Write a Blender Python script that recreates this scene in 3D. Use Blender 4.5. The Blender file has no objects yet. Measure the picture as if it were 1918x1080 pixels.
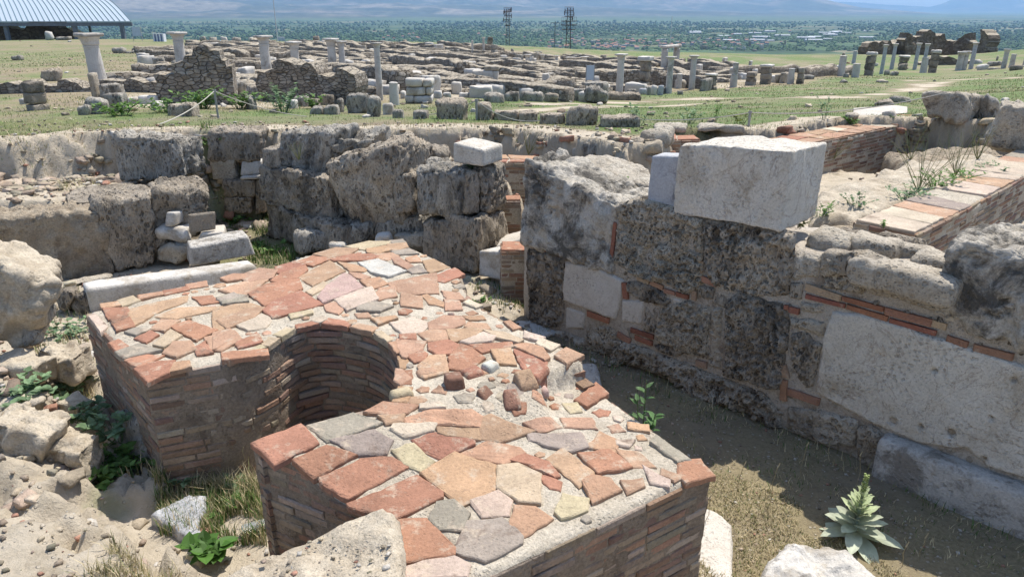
import bpy, math, random
import numpy as np
from mathutils import Vector
from mathutils.geometry import delaunay_2d_cdt
# ------------------------------------------------------------ camera, light
SC = bpy.context.scene; COL = SC.collection
F_, P_, H_ = 1350.0, math.radians(21.25), 1.9
cam = bpy.data.cameras.new('camera'); cam.sensor_width = 36; cam.lens = F_/1918*36
cam.clip_start = 0.05; cam.clip_end = 60000
co = bpy.data.objects.new('camera', cam); COL.objects.link(co)
co.location = (0, 0, H_); co.rotation_euler = (math.pi/2-P_, 0, 0); SC.camera = co
SUN_AZ, SUN_EL = math.radians(40), math.radians(64.5)
w = bpy.data.worlds.new('World'); SC.world = w; w.use_nodes = True
nt = w.node_tree; sky = nt.nodes.new('ShaderNodeTexSky'); sky.sky_type = 'NISHITA'; sky.sun_disc = False
sky.sun_elevation = SUN_EL; sky.sun_rotation = SUN_AZ; sky.altitude = 300; sky.dust_density = 1.5
nt.links.new(sky.outputs[0], nt.nodes['Background'].inputs[0]); nt.nodes['Background'].inputs[1].default_value = 0.14
sl = bpy.data.lights.new('sun', 'SUN'); sl.energy = 4.7; sl.angle = math.radians(0.53); sl.color = (1, .945, .86)
so = bpy.data.objects.new('sun', sl); COL.objects.link(so)
sd = Vector((math.sin(SUN_AZ)*math.cos(SUN_EL), math.cos(SUN_AZ)*math.cos(SUN_EL), math.sin(SUN_EL)))
so.rotation_euler = sd.to_track_quat('Z', 'Y').to_euler()
SC.view_settings.view_transform = 'Standard'; SC.view_settings.look = 'None'
SC.view_settings.exposure = 0.5; SC.view_settings.gamma = 1; SC.view_settings.use_curve_mapping = False
SC.cycles.volume_bounces = 1; SC.cycles.max_bounces = 8; SC.cycles.diffuse_bounces = 3
# ------------------------------------------------------------ measuring helpers (photo sight lines to world points)
def ray(u, v):
    x = (u-959)/F_; y = -(v-540)/F_
    return (x, math.cos(P_)+y*math.sin(P_), -math.sin(P_)+y*math.cos(P_))
def at(u, v, z=0.0):
    d = ray(u, v); t = (z-H_)/d[2]; return (t*d[0], t*d[1])
def zat(u, v, Y):
    d = ray(u, v); t = Y/d[1]; return H_+t*d[2]
def xat(u, v, Y):
    d = ray(u, v); return Y/d[1]*d[0]
# ------------------------------------------------------------ noise
def _h(ix, iy, iz, s):
    n = (ix*374761393 + iy*668265263 + iz*2147483647 + s*1274126177) & 0xffffffff
    n = ((n ^ (n >> 13))*1274126177) & 0xffffffff
    n = ((n ^ (n >> 15))*2246822519) & 0xffffffff
    return ((n ^ (n >> 16)) & 0xffffff)/16777215.0
def vn(p, f, s=0):
    q = np.asarray(p, float)*f + 137.31*s; i = np.floor(q).astype(np.int64); t = q-i; t = t*t*t*(t*(t*6-15)+10)
    r = 0
    for a in (0, 1):
        wx = t[:, 0] if a else 1-t[:, 0]
        for b in (0, 1):
            wy = t[:, 1] if b else 1-t[:, 1]
            for c in (0, 1):
                wz = t[:, 2] if c else 1-t[:, 2]
                r = r + wx*wy*wz*_h(i[:, 0]+a, i[:, 1]+b, i[:, 2]+c, s)
    return r*2-1
def fbm(p, f, o=4, s=0, g=.5):
    r = 0; a = 1; tot = 0
    for k in range(o):
        r = r + a*vn(p, f, s+k); tot += a; a *= g; f *= 2.03
    return r/tot
def wor(p, f, s=0):
    q = np.asarray(p, float)*f; i = np.floor(q).astype(np.int64); t = q-i
    F1 = np.full(len(q), 9.); F2 = np.full(len(q), 9.)
    for a in (-1, 0, 1):
        for b in (-1, 0, 1):
            for c in (-1, 0, 1):
                X, Y, Z = i[:, 0]+a, i[:, 1]+b, i[:, 2]+c
                d = np.sqrt((a+_h(X, Y, Z, s)-t[:, 0])**2 + (b+_h(X, Y, Z, s+7)-t[:, 1])**2 + (c+_h(X, Y, Z, s+13)-t[:, 2])**2)
                m = d < F1; F2 = np.where(m, F1, np.minimum(F2, d)); F1 = np.where(m, d, F1)
    return F1, F2
def ss(x, a=0., b=1.):
    t = np.clip((x-a)/(b-a), 0, 1); return t*t*(3-2*t)
# ------------------------------------------------------------ mesh helpers
def T(o, label, cat, group=None, kind=None):
    if label: o['label'] = label
    if cat: o['category'] = cat
    if group: o['group'] = group
    if kind: o['kind'] = kind
    return o
def empty(name, loc, label=None, cat=None, group=None):
    o = bpy.data.objects.new(name, None); COL.objects.link(o); o.location = loc; o.empty_display_size = .1
    return T(o, label, cat, group)
def mk(name, V, F, mats, parent=None, loc=None, col=None, mi=None, smooth=False):
    """one mesh object; V in world coordinates, stored relative to its own base or to its parent"""
    V = np.asarray(V, float)
    if parent is not None: org = np.array(parent.matrix_world.translation if parent.parent else parent.location)
    elif loc is not None: org = np.array(loc, float)
    else:
        org = np.array([(V[:, 0].min()+V[:, 0].max())/2, (V[:, 1].min()+V[:, 1].max())/2, V[:, 2].min()])
    m = bpy.data.meshes.new(name); W = V-org
    if isinstance(F, np.ndarray):
        n, k = F.shape
        m.vertices.add(len(W)); m.vertices.foreach_set('co', W.ravel().astype(np.float32))
        m.loops.add(n*k); m.loops.foreach_set('vertex_index', F.ravel().astype(np.int32))
        m.polygons.add(n); m.polygons.foreach_set('loop_start', np.arange(0, n*k, k, dtype=np.int32))
        m.update(calc_edges=True)
    else: m.from_pydata(W.tolist(), [], F)
    if not isinstance(mats, (list, tuple)): mats = [mats]
    for q in mats: m.materials.append(q)
    if mi is not None: m.polygons.foreach_set('material_index', np.asarray(mi, dtype=np.int32))
    if col is not None:
        c = np.asarray(col, float)
        if c.shape[1] == 3: c = np.hstack([c, np.ones((len(c), 1))])
        a = m.color_attributes.new('Col', 'FLOAT_COLOR', 'POINT'); a.data.foreach_set('color', c.ravel().astype(np.float32))
    if smooth: m.polygons.foreach_set('use_smooth', np.ones(len(m.polygons), dtype=bool))
    m.validate(); m.update()
    o = bpy.data.objects.new(name, m); COL.objects.link(o)
    if parent is not None: o.parent = parent
    else: o.location = org
    return o
class MB:
    def __init__(s): s.V = []; s.F = []; s.C = []; s.MI = []
    def add(s, V, F, c=(1, 1, 1), mi=0):
        b = len(s.V); s.V += [tuple(v) for v in V]; s.F += [tuple(b+i for i in f) for f in F]
        s.C += [c]*len(V) if not isinstance(c, list) else c; s.MI += [mi]*len(F)
    def box(s, c, d, rz=0, col=(1, 1, 1), mi=0, j=0, rnd=None):
        ca, sa = math.cos(rz), math.sin(rz); V = []
        for z in (-.5, .5):
            for x, y in ((-.5, -.5), (.5, -.5), (.5, .5), (-.5, .5)):
                X, Y, Z = x*d[0], y*d[1], z*d[2]
                if j: X += rnd.uniform(-j, j); Y += rnd.uniform(-j, j); Z += rnd.uniform(-j, j)
                V.append((c[0]+X*ca-Y*sa, c[1]+X*sa+Y*ca, c[2]+Z))
        s.add(V, [(3, 2, 1, 0), (4, 5, 6, 7), (0, 1, 5, 4), (1, 2, 6, 5), (2, 3, 7, 6), (3, 0, 4, 7)], col, mi)
    def tube(s, a, b, r0, r1=None, n=6, col=(1, 1, 1), mi=0):
        r1 = r0 if r1 is None else r1; a = Vector(a); b = Vector(b); d = (b-a).normalized()
        u = d.cross(Vector((0, 0, 1)) if abs(d.z) < .9 else Vector((1, 0, 0))).normalized(); v = d.cross(u)
        V = []
        for p, r in ((a, r0), (b, r1)):
            for k in range(n):
                t = 2*math.pi*k/n; V.append(tuple(p+u*math.cos(t)*r+v*math.sin(t)*r))
        s.add(V, [(k, (k+1) % n, n+(k+1) % n, n+k) for k in range(n)]+[tuple(range(n-1, -1, -1)), tuple(range(n, 2*n))], col, mi)
    def build(s, name, mats, parent=None, loc=None, smooth=False):
        return mk(name, s.V, s.F, mats, parent, loc, s.C, s.MI, smooth)
# ------------------------------------------------------------ materials
def nodes(name, rough=.9):
    m = bpy.data.materials.new(name); m.use_nodes = True; n = m.node_tree
    b = n.nodes['Principled BSDF']; b.inputs['Roughness'].default_value = rough
    b.inputs['Specular IOR Level'].default_value = .25
    return m, n, b
def N(n, t, **k):
    x = n.nodes.new(t)
    for a, v in k.items():
        if hasattr(x, a): setattr(x, a, v)
        else: x.inputs[a.replace('_', ' ')].default_value = v
    return x
def L(n, a, b): n.links.new(a, b)
def coords(n, rnd=True, world=False):
    if world: return N(n, 'ShaderNodeNewGeometry').outputs['Position']
    tc = N(n, 'ShaderNodeTexCoord')
    if not rnd: return tc.outputs['Object']
    oi = N(n, 'ShaderNodeObjectInfo'); ml = N(n, 'ShaderNodeMath', operation='MULTIPLY'); ml.inputs[1].default_value = 57.3
    L(n, oi.outputs['Random'], ml.inputs[0]); ad = N(n, 'ShaderNodeVectorMath', operation='ADD')
    L(n, tc.outputs['Object'], ad.inputs[0]); L(n, ml.outputs[0], ad.inputs[1]); return ad.outputs[0]
def noise(n, c, scale, det=6, ro=.6, dist=0):
    x = N(n, 'ShaderNodeTexNoise'); x.inputs['Scale'].default_value = scale; x.inputs['Detail'].default_value = det
    x.inputs['Roughness'].default_value = ro; x.inputs['Distortion'].default_value = dist; L(n, c, x.inputs['Vector']); return x.outputs[0]
def vor(n, c, scale, feat='F1', rnd=1):
    x = N(n, 'ShaderNodeTexVoronoi', feature=feat); x.inputs['Scale'].default_value = scale
    x.inputs['Randomness'].default_value = rnd; L(n, c, x.inputs['Vector']); return x
def ramp(n, f, st, inter='LINEAR'):
    r = N(n, 'ShaderNodeValToRGB'); r.color_ramp.interpolation = inter
    while len(r.color_ramp.elements) < len(st): r.color_ramp.elements.new(.5)
    for e, (p, c) in zip(r.color_ramp.elements, st):
        e.position = p; e.color = (*c, 1) if not isinstance(c, (int, float)) else (c, c, c, 1)
    L(n, f, r.inputs[0]); return r.outputs[0]
def mix(n, f, a, b, mode='MIX'):
    x = N(n, 'ShaderNodeMix', data_type='RGBA', blend_type=mode)
    for v, i in ((f, 0), (a, 6), (b, 7)):
        if isinstance(v, (int, float)): x.inputs[i].default_value = v
        elif isinstance(v, tuple): x.inputs[i].default_value = (*v, 1)
        else: L(n, v, x.inputs[i])
    return x.outputs[2]
def mth(n, op, a, b=0.):
    x = N(n, 'ShaderNodeMath', operation=op)
    for v, i in ((a, 0), (b, 1)):
        if isinstance(v, (int, float)): x.inputs[i].default_value = v
        else: L(n, v, x.inputs[i])
    return x.outputs[0]
def bump(n, b, h, dist, st=1):
    x = N(n, 'ShaderNodeBump'); x.inputs['Strength'].default_value = st; x.inputs['Distance'].default_value = dist
    L(n, h, x.inputs['Height']); L(n, x.outputs[0], b.inputs['Normal'])
def attr(n):
    a = N(n, 'ShaderNodeAttribute', attribute_name='Col'); return a.outputs['Color']
def stone(name, c1, c2, dark=None, damt=.5, s=3., pit=0., ps=22., bmp=.012, spk=.3, attrib=False, vein=0., dust=None, dth=.5, zs=1.):
    m, n, b = nodes(name); c = coords(n)
    if zs != 1: q_ = N(n, 'ShaderNodeVectorMath', operation='MULTIPLY'); L(n, c, q_.inputs[0]); q_.inputs[1].default_value = (1, 1, zs); c = q_.outputs[0]
    a = noise(n, c, s, 8, .65)
    base = ramp(n, a, [(.3, c1), (.7, c2)]) if not attrib else mix(n, 1., attr(n), ramp(n, a, [(.25, .72), (.75, 1.2)]), 'MULTIPLY')
    if dust:
        base = mix(n, ramp(n, noise(n, c, s*1.7, 9, .7), [(dth, 0.), (dth+.12, .85)]), base, dust)
    if dark:
        k = noise(n, c, s*.75, 9, .72, .4); base = mix(n, ramp(n, k, [(.62-.3*damt, 0.), (.74-.3*damt, .9)]), base, dark)
    sp = noise(n, c, 70, 4, .7); base = mix(n, 1., base, ramp(n, sp, [(.3, 1-spk), (.7, 1+spk*.6)]), 'MULTIPLY')
    h = mth(n, 'ADD', mth(n, 'MULTIPLY', noise(n, c, s*5, 8, .7), 1.), mth(n, 'MULTIPLY', sp, .25))
    if pit:
        v = vor(n, c, ps); ms = ramp(n, noise(n, c, s*1.6, 4, .6), [(.42, 0.), (.6, 1.)])
        hole = mth(n, 'MULTIPLY', ramp(n, v.outputs[0], [(.22, 1.), (.38, 0.)]), ms)
        v2 = vor(n, c, ps*2.4); hole2 = mth(n, 'MULTIPLY', ramp(n, v2.outputs[0], [(.12, 1.), (.3, 0.)]), .5)
        hh = mth(n, 'MAXIMUM', hole, hole2); h = mth(n, 'SUBTRACT', h, mth(n, 'MULTIPLY', hh, 1.2*pit))
        base = mix(n, mth(n, 'MULTIPLY', hh, min(.7, pit*.6)), base, tuple(x*.32 for x in (c1 or (.3, .24, .18))))
    if vein:
        v = noise(n, c, s*1.3, 6, .6, 1.5); base = mix(n, ramp(n, v, [(.485, 0.), (.5, vein), (.515, 0.)]), base, (.25, .19, .15))
    L(n, base, b.inputs['Base Color']); bump(n, b, h, bmp); return m
GB = (.055, .05, .045)
M = {}
M['trav'] = stone('brown_travertine', (.25, .21, .16), (.46, .40, .32), (.11, .095, .076), .38, 4, 1.2, 24, .03, zs=.5)
M['travdark'] = stone('dark_travertine', (.33, .275, .21), (.54, .47, .37), (.13, .11, .088), .34, 4, 1.2, 24, .03, zs=.55)
M['travgrey'] = stone('grey_travertine', (.27, .245, .205), (.50, .465, .40), (.12, .108, .09), .42, 4, 1.1, 22, .03, zs=.45)
M['travpale'] = stone('pale_travertine', (.34, .29, .22), (.50, .45, .37), (.16, .135, .105), .3, 3., .7, 24, .018)
M['coral'] = stone('porous_travertine', (.42, .35, .26), (.62, .545, .43), (.15, .12, .09), .25, 6, 1.2, 30, .035)
M['mottled'] = stone('black_mottled_travertine', (.38, .34, .275), (.60, .555, .48), (.075, .068, .058), .52, 5.5, .45, 16, .02)
M['white'] = stone('white_travertine', (.49, .445, .38), (.60, .56, .495), (.34, .29, .235), .15, 3.5, .55, 45, .006, .1, vein=.35)
M['marble'] = stone('weathered_marble', (.50, .475, .43), (.63, .605, .56), (.33, .29, .235), .45, 4, .2, 40, .012, .2, dust=(.42, .36, .27), dth=.55)
M['ribbed'] = stone('ribbed_marble', (.47, .445, .40), (.62, .59, .54), (.25, .225, .19), .45, 7, .5, 30, .014, .2, dust=(.40, .34, .26), dth=.58)
M['greym'] = stone('grey_marble', (.37, .375, .385), (.49, .495, .505), (.2, .2, .21), .3, 8, .1, 30, .008, .2)
M['colm'] = stone('column_marble', (.46, .43, .385), (.60, .57, .52), (.27, .245, .215), .35, 1.5, .1, 30, .006, .12, vein=.3)
M['mortar'] = stone('lime_mortar', (.40, .345, .265), (.56, .50, .405), (.3, .25, .19), .2, 5, .35, 60, .012, .32)
M['mortar_shade'] = stone('shaded_side_mortar', (.20, .155, .115), (.33, .27, .205), (.14, .11, .085), .3, 5, .35, 60, .012, .3)  # darker copy of the lime mortar for the pier sides, their shade put into the colour
M['mortarw'] = stone('wall_mortar', (.40, .345, .275), (.54, .485, .41), (.25, .20, .15), .3, 5, .3, 45, .02, .25)
M['slab'] = stone('stained_marble', (.51, .465, .39), (.64, .60, .525), (.38, .32, .24), .25, 2.2, .5, 38, .012, .2, vein=.55)
M['tile'] = stone('fired_tile', None, None, (.16, .11, .08), .12, 6, .25, 55, .007, .2, True, dust=(.47, .385, .29), dth=.54)
M['brick'] = stone('thin_brick', None, None, (.12, .09, .07), .15, 7, .2, 50, .01, .2, True, dust=(.42, .35, .27), dth=.6)
M['dusty'] = stone('dusty_mortar', (.38, .315, .23), (.58, .51, .40), (.3, .24, .17), .2, 5, .25, 45, .014, .3)
M['earth'] = stone('dry_earth', (.32, .26, .19), (.47, .40, .30), (.2, .155, .11), .35, 4, .3, 30, .03, .35)
M['rubble'] = stone('rubble_core', (.40, .345, .27), (.60, .545, .45), (.25, .21, .16), .25, 6, .4, 26, .03, .3)
M['ruin'] = stone('ruin_stone', (.25, .21, .165), (.43, .375, .30), (.10, .088, .072), .45, 1.3, .4, 7, .05, .3)
M['attr'] = stone('mixed_stone', None, None, None, 0, 5, .2, 30, .012, .25, True)
def plain(name, c, rough=.6, metal=0., var=.2, s=3.):
    m, n, b = nodes(name, rough); k = noise(n, coords(n), s, 5)
    L(n, mix(n, 1., c, ramp(n, k, [(.3, 1-var), (.7, 1+var)]), 'MULTIPLY'), b.inputs['Base Color']); b.inputs['Metallic'].default_value = metal; return m
M['steel'] = plain('painted_steel', (.13, .15, .18), .5); M['rust'] = plain('rusty_steel', (.075, .045, .04), .7)
M['galv'] = plain('galvanised_post', (.3, .3, .29), .5, .3); M['rope'] = plain('rope', (.45, .42, .36), .9)
M['board'] = plain('sign_panel', (.42, .5, .58), .4, 0, .06); M['palepost'] = plain('concrete_pole', (.5, .52, .55), .8)
def leafm(name, c, tr=.35):
    m, n, b = nodes(name, .55); k = noise(n, coords(n), 9, 3)
    base = mix(n, 1., attr(n), ramp(n, k, [(.3, .7), (.7, 1.3)]), 'MULTIPLY')
    L(n, base, b.inputs['Base Color']); t = N(n, 'ShaderNodeBsdfTranslucent'); L(n, base, t.inputs[0])
    x = N(n, 'ShaderNodeMixShader'); x.inputs[0].default_value = tr; L(n, b.outputs[0], x.inputs[1]); L(n, t.outputs[0], x.inputs[2])
    L(n, x.outputs[0], n.nodes['Material Output'].inputs[0]); return m
M['leaf'] = leafm('leaf', None); M['blade'] = leafm('grass_blade', None, .25)
# ------------------------------------------------------------ terrain
CTL = [(100, [(262, 8.8), (185, 20), (130, 42), (95, 80), (72, 129)]),
       (700, [(226, 10.4), (190, 19), (145, 36), (112, 62), (84, 110), (78, 135)]),
       (1250, [(238, 9.6), (205, 17), (172, 38), (130, 75), (101, 120), (97, 140)]),
       (1750, [(222, 11.4), (180, 24), (152, 58), (137, 95), (112, 140), (102, 165)]),
       (2150, [(235, 11.4), (170, 25), (140, 60), (115, 100), (85, 150), (78, 180)])]
_az = []; _rg = np.log(np.geomspace(5, 420, 60)); _tz = []
for u, pts in CTL:
    rr = []; zz = []
    for v, r in pts:
        d = ray(u, v); h = math.hypot(d[0], d[1]); rr.append(math.log(r)); zz.append(H_+r*d[2]/h)
    R1 = math.exp(rr[-1]); rr += [math.log(R1*1.25), math.log(R1*2.2), math.log(R1*4)]; zz += [zz[-1]-3, zz[-1]-30, -95]
    _az.append(math.degrees(math.atan2(ray(u, 15)[0], ray(u, 15)[1]))); _tz.append(np.interp(_rg, rr, zz))
_az = np.array(_az); _tz = np.array(_tz)
def zfar(x, y):
    x = np.asarray(x, float); y = np.asarray(y, float)
    r = np.log(np.maximum(np.hypot(x, y), 5.01)); a = np.degrees(np.arctan2(x, np.maximum(y, .01)))
    a = np.clip(a, _az[0], _az[-1]-1e-6); k = np.clip(np.searchsorted(_az, a, side='right')-1, 0, len(_az)-2)
    t = ss((a-_az[k])/(_az[k+1]-_az[k])); ri = np.clip((r-_rg[0])/(_rg[1]-_rg[0]), 0, 58.999); i = ri.astype(int); f = ri-i
    z0 = _tz[k, i]*(1-f)+_tz[k, i+1]*f; z1 = _tz[k+1, i]*(1-f)+_tz[k+1, i+1]*f
    z = z0*(1-t)+z1*t
    return np.where(np.hypot(x, y) < 11, np.minimum(z, .56), z)
def gp(u, v):
    d = ray(u, v); lo = 6.
    t = lo; st = 1.01
    while t < 3000:
        if H_+t*d[2] < float(zfar(t*d[0], t*d[1])): break
        t *= st
    return (t*d[0], t*d[1], float(zfar(t*d[0], t*d[1])))
def sdist(px, py, poly):
    """signed distance, positive inside"""
    P = np.asarray(poly, float); D = np.full(px.shape, 1e9); ins = np.zeros(px.shape, bool)
    for i in range(len(P)):
        a = P[i]; b = P[(i+1) % len(P)]; e = b-a; l2 = max(e@e, 1e-12)
        t = np.clip(((px-a[0])*e[0]+(py-a[1])*e[1])/l2, 0, 1)
        D = np.minimum(D, np.hypot(px-a[0]-t*e[0], py-a[1]-t*e[1]))
        if a[1] != b[1]:
            c = ((a[1] > py) != (b[1] > py)) & (px < (b[0]-a[0])*(py-a[1])/(b[1]-a[1])+a[0]); ins ^= c
    return np.where(ins, D, -D)
def pw(l, z): return [at(u, v, z) for u, v in l]
PIT = [(-14, 6.5), (-8.5, 7.6)]+pw([(0, 262), (110, 255), (200, 244), (330, 240), (400, 238), (560, 232), (700, 227), (850, 226), (960, 228), (1090, 247), (1170, 262)], .55)+[(2.4, 8.3), (4.5, 10.2), (5.6, 10.15), (6.6, 9.3), (9, 8.4), (9, 2), (7, -3), (-14, -3)]
# (polygon, height, edge softness, roughness, ragged edge)
LAY = [(PIT, -.63, .16, .03, .10),
       (pw([(-260, 440), (-200, 398), (170, 378), (270, 345), (370, 342), (360, 322), (200, 326), (0, 342), (-300, 362)], .04), .03, .22, .05, .1),
       ([(-14, 6.9), (-8.5, 7.95), (-6.3, 8.55), (-5.5, 9.1), (-4.9, 9.6), (-6, 10.3), (-14, 10)], .45, .5, .10, .22),
       ([(-2.2, 8.7), (-1.6, 8.0), (-.5, 7.6), (0, 7.8), (.3, 8.8), (-.6, 9.2), (-1.9, 9.0)], .12, .2, .06, .1),
       ([(1.2, 5.6), (2.9, 3.6), (9, 2.0), (9, 9), (2, 9.2), (1.5, 7.2), (.8, 6.4)], -.02, .12, .05, .05),
       ([(3.3, 4.2), (9, 8.3), (9, 1), (4.0, 2.9)], -.62, .1, .03, .03),
       ([(.1, 6.9), (.6, 6.1), (2.3, 4.3), (5.2, 1.4), (3.1, -1), (1.35, -1), (1.2, 2.3), (.3, 4.2), (-.1, 5)], -.79, .25, .02, .05),
       (pw([(-300, 640), (30, 640), (95, 700), (140, 790), (170, 860), (60, 930), (-300, 960)], -.3), -.34, .35, .17, .2),
       (pw([(-500, 985), (-100, 905), (60, 905), (180, 935), (285, 985), (330, 1030), (400, 1075), (420, 1300), (-700, 1500)], -.12), -.12, .22, .035, .06),
       ([(-.9, .9), (-.4, 1.9), (.5, 1.6), (.7, .2), (.4, -2), (-3, -2), (-2.5, .6)], .1, .3, .04, .05)]
def zground(x, y, detail=True):
    x = np.asarray(x, float); y = np.asarray(y, float); sh = x.shape; x = x.ravel(); y = y.ravel()
    z = zfar(x, y); P = np.stack([x, y, x*0], 1)
    r = np.hypot(x, y)
    z = z+np.where(r < 400, .05*vn(P, .35, 3)+np.minimum(r/400, 1)*.7*vn(P, .03, 5), 0)*ss(r, 9, 30)
    k = (np.abs(x) < 15) & (y < 12) & (y > -6)
    if k.any():
        xx, yy = x[k], y[k]; Q = P[k]; zz = z[k]
        zz = zz+.015*vn(Q, 4, 2)
        n1 = fbm(Q, 3.2, 4, 11); n2 = fbm(Q, 2.4, 5, 21); n4 = fbm(Q, 8, 4, 27)
        w1, w2 = wor(Q, 5.5, 3); bl_ = ss(.75-w1, 0, .6)
        for poly, h, soft, rg, jag in LAY:
            d = sdist(xx, yy, poly)+jag*n1+(.09*n4+.13*(bl_-.5))*(soft > .1); t = ss(d/soft*.5+.5)
            zz = zz*(1-t)+(h+rg*n2+rg*.5*n4)*t+rg*1.2*n1*(t*(1-t)*4)
        z[k] = zz
    return z.reshape(sh)
def gpn(u, v):
    """nearest point of the detailed ground on a sight line"""
    d = ray(u, v); t = np.arange(1.0, 16, .02)
    z = zground(t*d[0], t*d[1]); k = np.argmax(H_+t*d[2] < z); return (t[k]*d[0], t[k]*d[1], z[k])
def axis(lo, hi, st, g, A, B):
    a = list(np.arange(lo, hi, st)); s = st
    while a[-1] < B: s *= g; a.append(a[-1]+s)
    s = st; b = []; c = lo
    while c > A: s *= g; c -= s; b.append(c)
    return np.array(b[::-1]+a)
def srgb(r, g, b): return tuple(((c/255)/12.92 if c < 10 else ((c/255+.055)/1.055)**2.4) for c in (r, g, b))
TRK = ([(1000, 208), (1150, 201), (1300, 195), (1450, 187), (1600, 182), (1690, 172), (1760, 155), (1830, 148), (1918, 147)], [(1010, 196), (1180, 190), (1330, 184), (1500, 180)], [(1690, 172), (1720, 163), (1700, 150), (1850, 147)])
def trackd(x, y):
    D = np.full(x.shape, 1e9)
    for tr in TRK:
        pts = [np.array(gp(*q)[:2]) for q in tr]
        for a, b in zip(pts[:-1], pts[1:]): e = b-a; t = np.clip(((x-a[0])*e[0]+(y-a[1])*e[1])/(e@e), 0, 1); D = np.minimum(D, np.hypot(x-a[0]-t*e[0], y-a[1]-t*e[1])/(1+.02*np.hypot(a[0], a[1])))
    return D
def ground():
    X = axis(-6.8, 6.3, .032, 1.055, -24000, 24000); Y = axis(1., 10.9, .032, 1.035, -30, 24000)
    gx, gy = np.meshgrid(X, Y); Z = zground(gx, gy)
    r = np.hypot(gx, gy)
    Z = np.where(r > 600, -95+4*np.sin(gx/900+1)*np.sin(gy/1300), Z)
    nx, ny = len(X), len(Y); V = np.stack([gx.ravel(), gy.ravel(), Z.ravel()], 1)
    i = np.arange(nx*ny).reshape(ny, nx); Fq = np.stack([i[:-1, :-1], i[:-1, 1:], i[1:, 1:], i[1:, :-1]], -1).reshape(-1, 4)
    # masks: r green grass, g pale bare soil, b dry straw
    x, y = V[:, 0], V[:, 1]; P = np.stack([x, y, x*0], 1); rr = r.ravel()
    green = .56+.38*fbm(P, .12, 3, 41)+.25*vn(P, .9, 44); pale = np.zeros(len(x)); straw = .5+.5*vn(P, .5, 45)
    az = np.degrees(np.arctan2(x, np.maximum(y, .1)))
    green = green+.15*ss(az, -5, 12)
    # two worn tracks over the turf
    for tr in TRK:
      if 1:
        pts = [gp(*q)[:2] for q in tr]; D = np.full(len(x), 1e9)
        k = (rr < 150)
        for a, b in zip(pts[:-1], pts[1:]):
            a = np.array(a); b = np.array(b); e = b-a; t = np.clip(((x-a[0])*e[0]+(y-a[1])*e[1])/(e@e), 0, 1)
            D = np.minimum(D, np.hypot(x-a[0]-t*e[0], y-a[1]-t*e[1])/(1+.02*np.hypot(a[0], a[1])))
        q = ss(-D+.35*vn(P, .8, 51), -.5, -.05)*k; pale = np.maximum(pale, q*.62); green = green*(1-q*.85)
    for tr in () and ([(1000, 208), (1150, 201), (1300, 195), (1450, 187), (1600, 182), (1690, 172), (1760, 155), (1830, 148), (1918, 147)],
               [(1010, 196), (1180, 190), (1330, 184), (1500, 180)], [(1690, 172), (1720, 163), (1700, 150), (1850, 147)]):
        pts = [gp(*q)[:2] for q in tr]; D = np.full(len(x), 1e9)
        k = (rr < 150)
        for a, b in zip(pts[:-1], pts[1:]):
            a = np.array(a); b = np.array(b); e = b-a; t = np.clip(((x-a[0])*e[0]+(y-a[1])*e[1])/(e@e), 0, 1)
            D = np.minimum(D, np.hypot(x-a[0]-t*e[0], y-a[1]-t*e[1])/(1+.02*np.hypot(a[0], a[1])))
        q = ss(-D+.35*vn(P, .8, 51), -.5, -.05)*k; pale = np.maximum(pale, q*.9)
    # bare ruin field in the middle and left bank strip
    a1 = gp(330, 160); 
    fld = sdist(x, y, [gp(20, 190)[:2], gp(180, 212)[:2], gp(560, 205)[:2], gp(1000, 178)[:2], gp(1300, 168)[:2], gp(1500, 158)[:2], gp(1560, 140)[:2], gp(1400, 122)[:2], gp(1150, 112)[:2], gp(980, 100)[:2], gp(700, 84)[:2], gp(420, 78)[:2], gp(330, 110)[:2], gp(300, 160)[:2], gp(20, 160)[:2]])
    t = ss(fld+.8*vn(P, .4, 61), -.5, .8); green = green*(1-.8*t); pale = np.maximum(pale, t*(.35+.3*vn(P, .3, 62)))
    # inside the dig
    inp = ss(sdist(x, y, PIT)+.12*fbm(P, 2, 3, 63), -.8, -.38); n3 = fbm(P, 1.6, 4, 64)
    zin = V[:, 2]
    gin = ss(n3, .0, .45)*.5; pin = .75+.25*n3
    trench = ss(sdist(x, y, LAY[6][0]), -.1, .15); gin = np.where(trench > .3, .04, gin); pin = pin*(1-trench)+.2*trench  # less pale soil on the trench floor, deepening its shade by colour
    sde = sdist(x, y, PIT); gin = gin*np.where(y > 5.5, ss(sde, .35, .7), 1)*ss(-zin, .35, .5)
    gl = ss(sdist(x, y, pw([(400, 520), (400, 400), (500, 400), (600, 470), (560, 520)], -.6)), -.3, .1); gin = np.maximum(gin, gl*(.6+.3*n3)); pin = pin*(1-gl)+.2*gl
    green = green*(1-inp)+gin*inp; pale = pale*(1-inp)+pin*inp
    rimd = np.abs(sdist(x, y, PIT)); pale = np.maximum(pale, ss(-rimd+.25*n3, -.5, -.1)*.7); 
    C = np.stack([np.clip(green, 0, 1), np.clip(pale, 0, 1), np.clip(straw, 0, 1)], 1)
    m, n, b = nodes('ground_soil', .95); c = coords(n, world=True)
    sx = N(n, 'ShaderNodeSeparateColor'); L(n, attr(n), sx.inputs[0])
    f1 = noise(n, c, 6, 8, .7); f2 = noise(n, c, 45, 6, .75); f3 = noise(n, c, .9, 8, .65)
    soil = ramp(n, f1, [(.3, (.17, .135, .09)), (.7, (.30, .245, .17))])
    dry = ramp(n, f2, [(.3, (.19, .155, .09)), (.7, (.36, .30, .18))])
    a = mix(n, ramp(n, f3, [(.4, 0.), (.6, 1.)]), soil, dry)
    pal = ramp(n, f1, [(.25, (.37, .31, .225)), (.75, (.56, .49, .385))])
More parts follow.
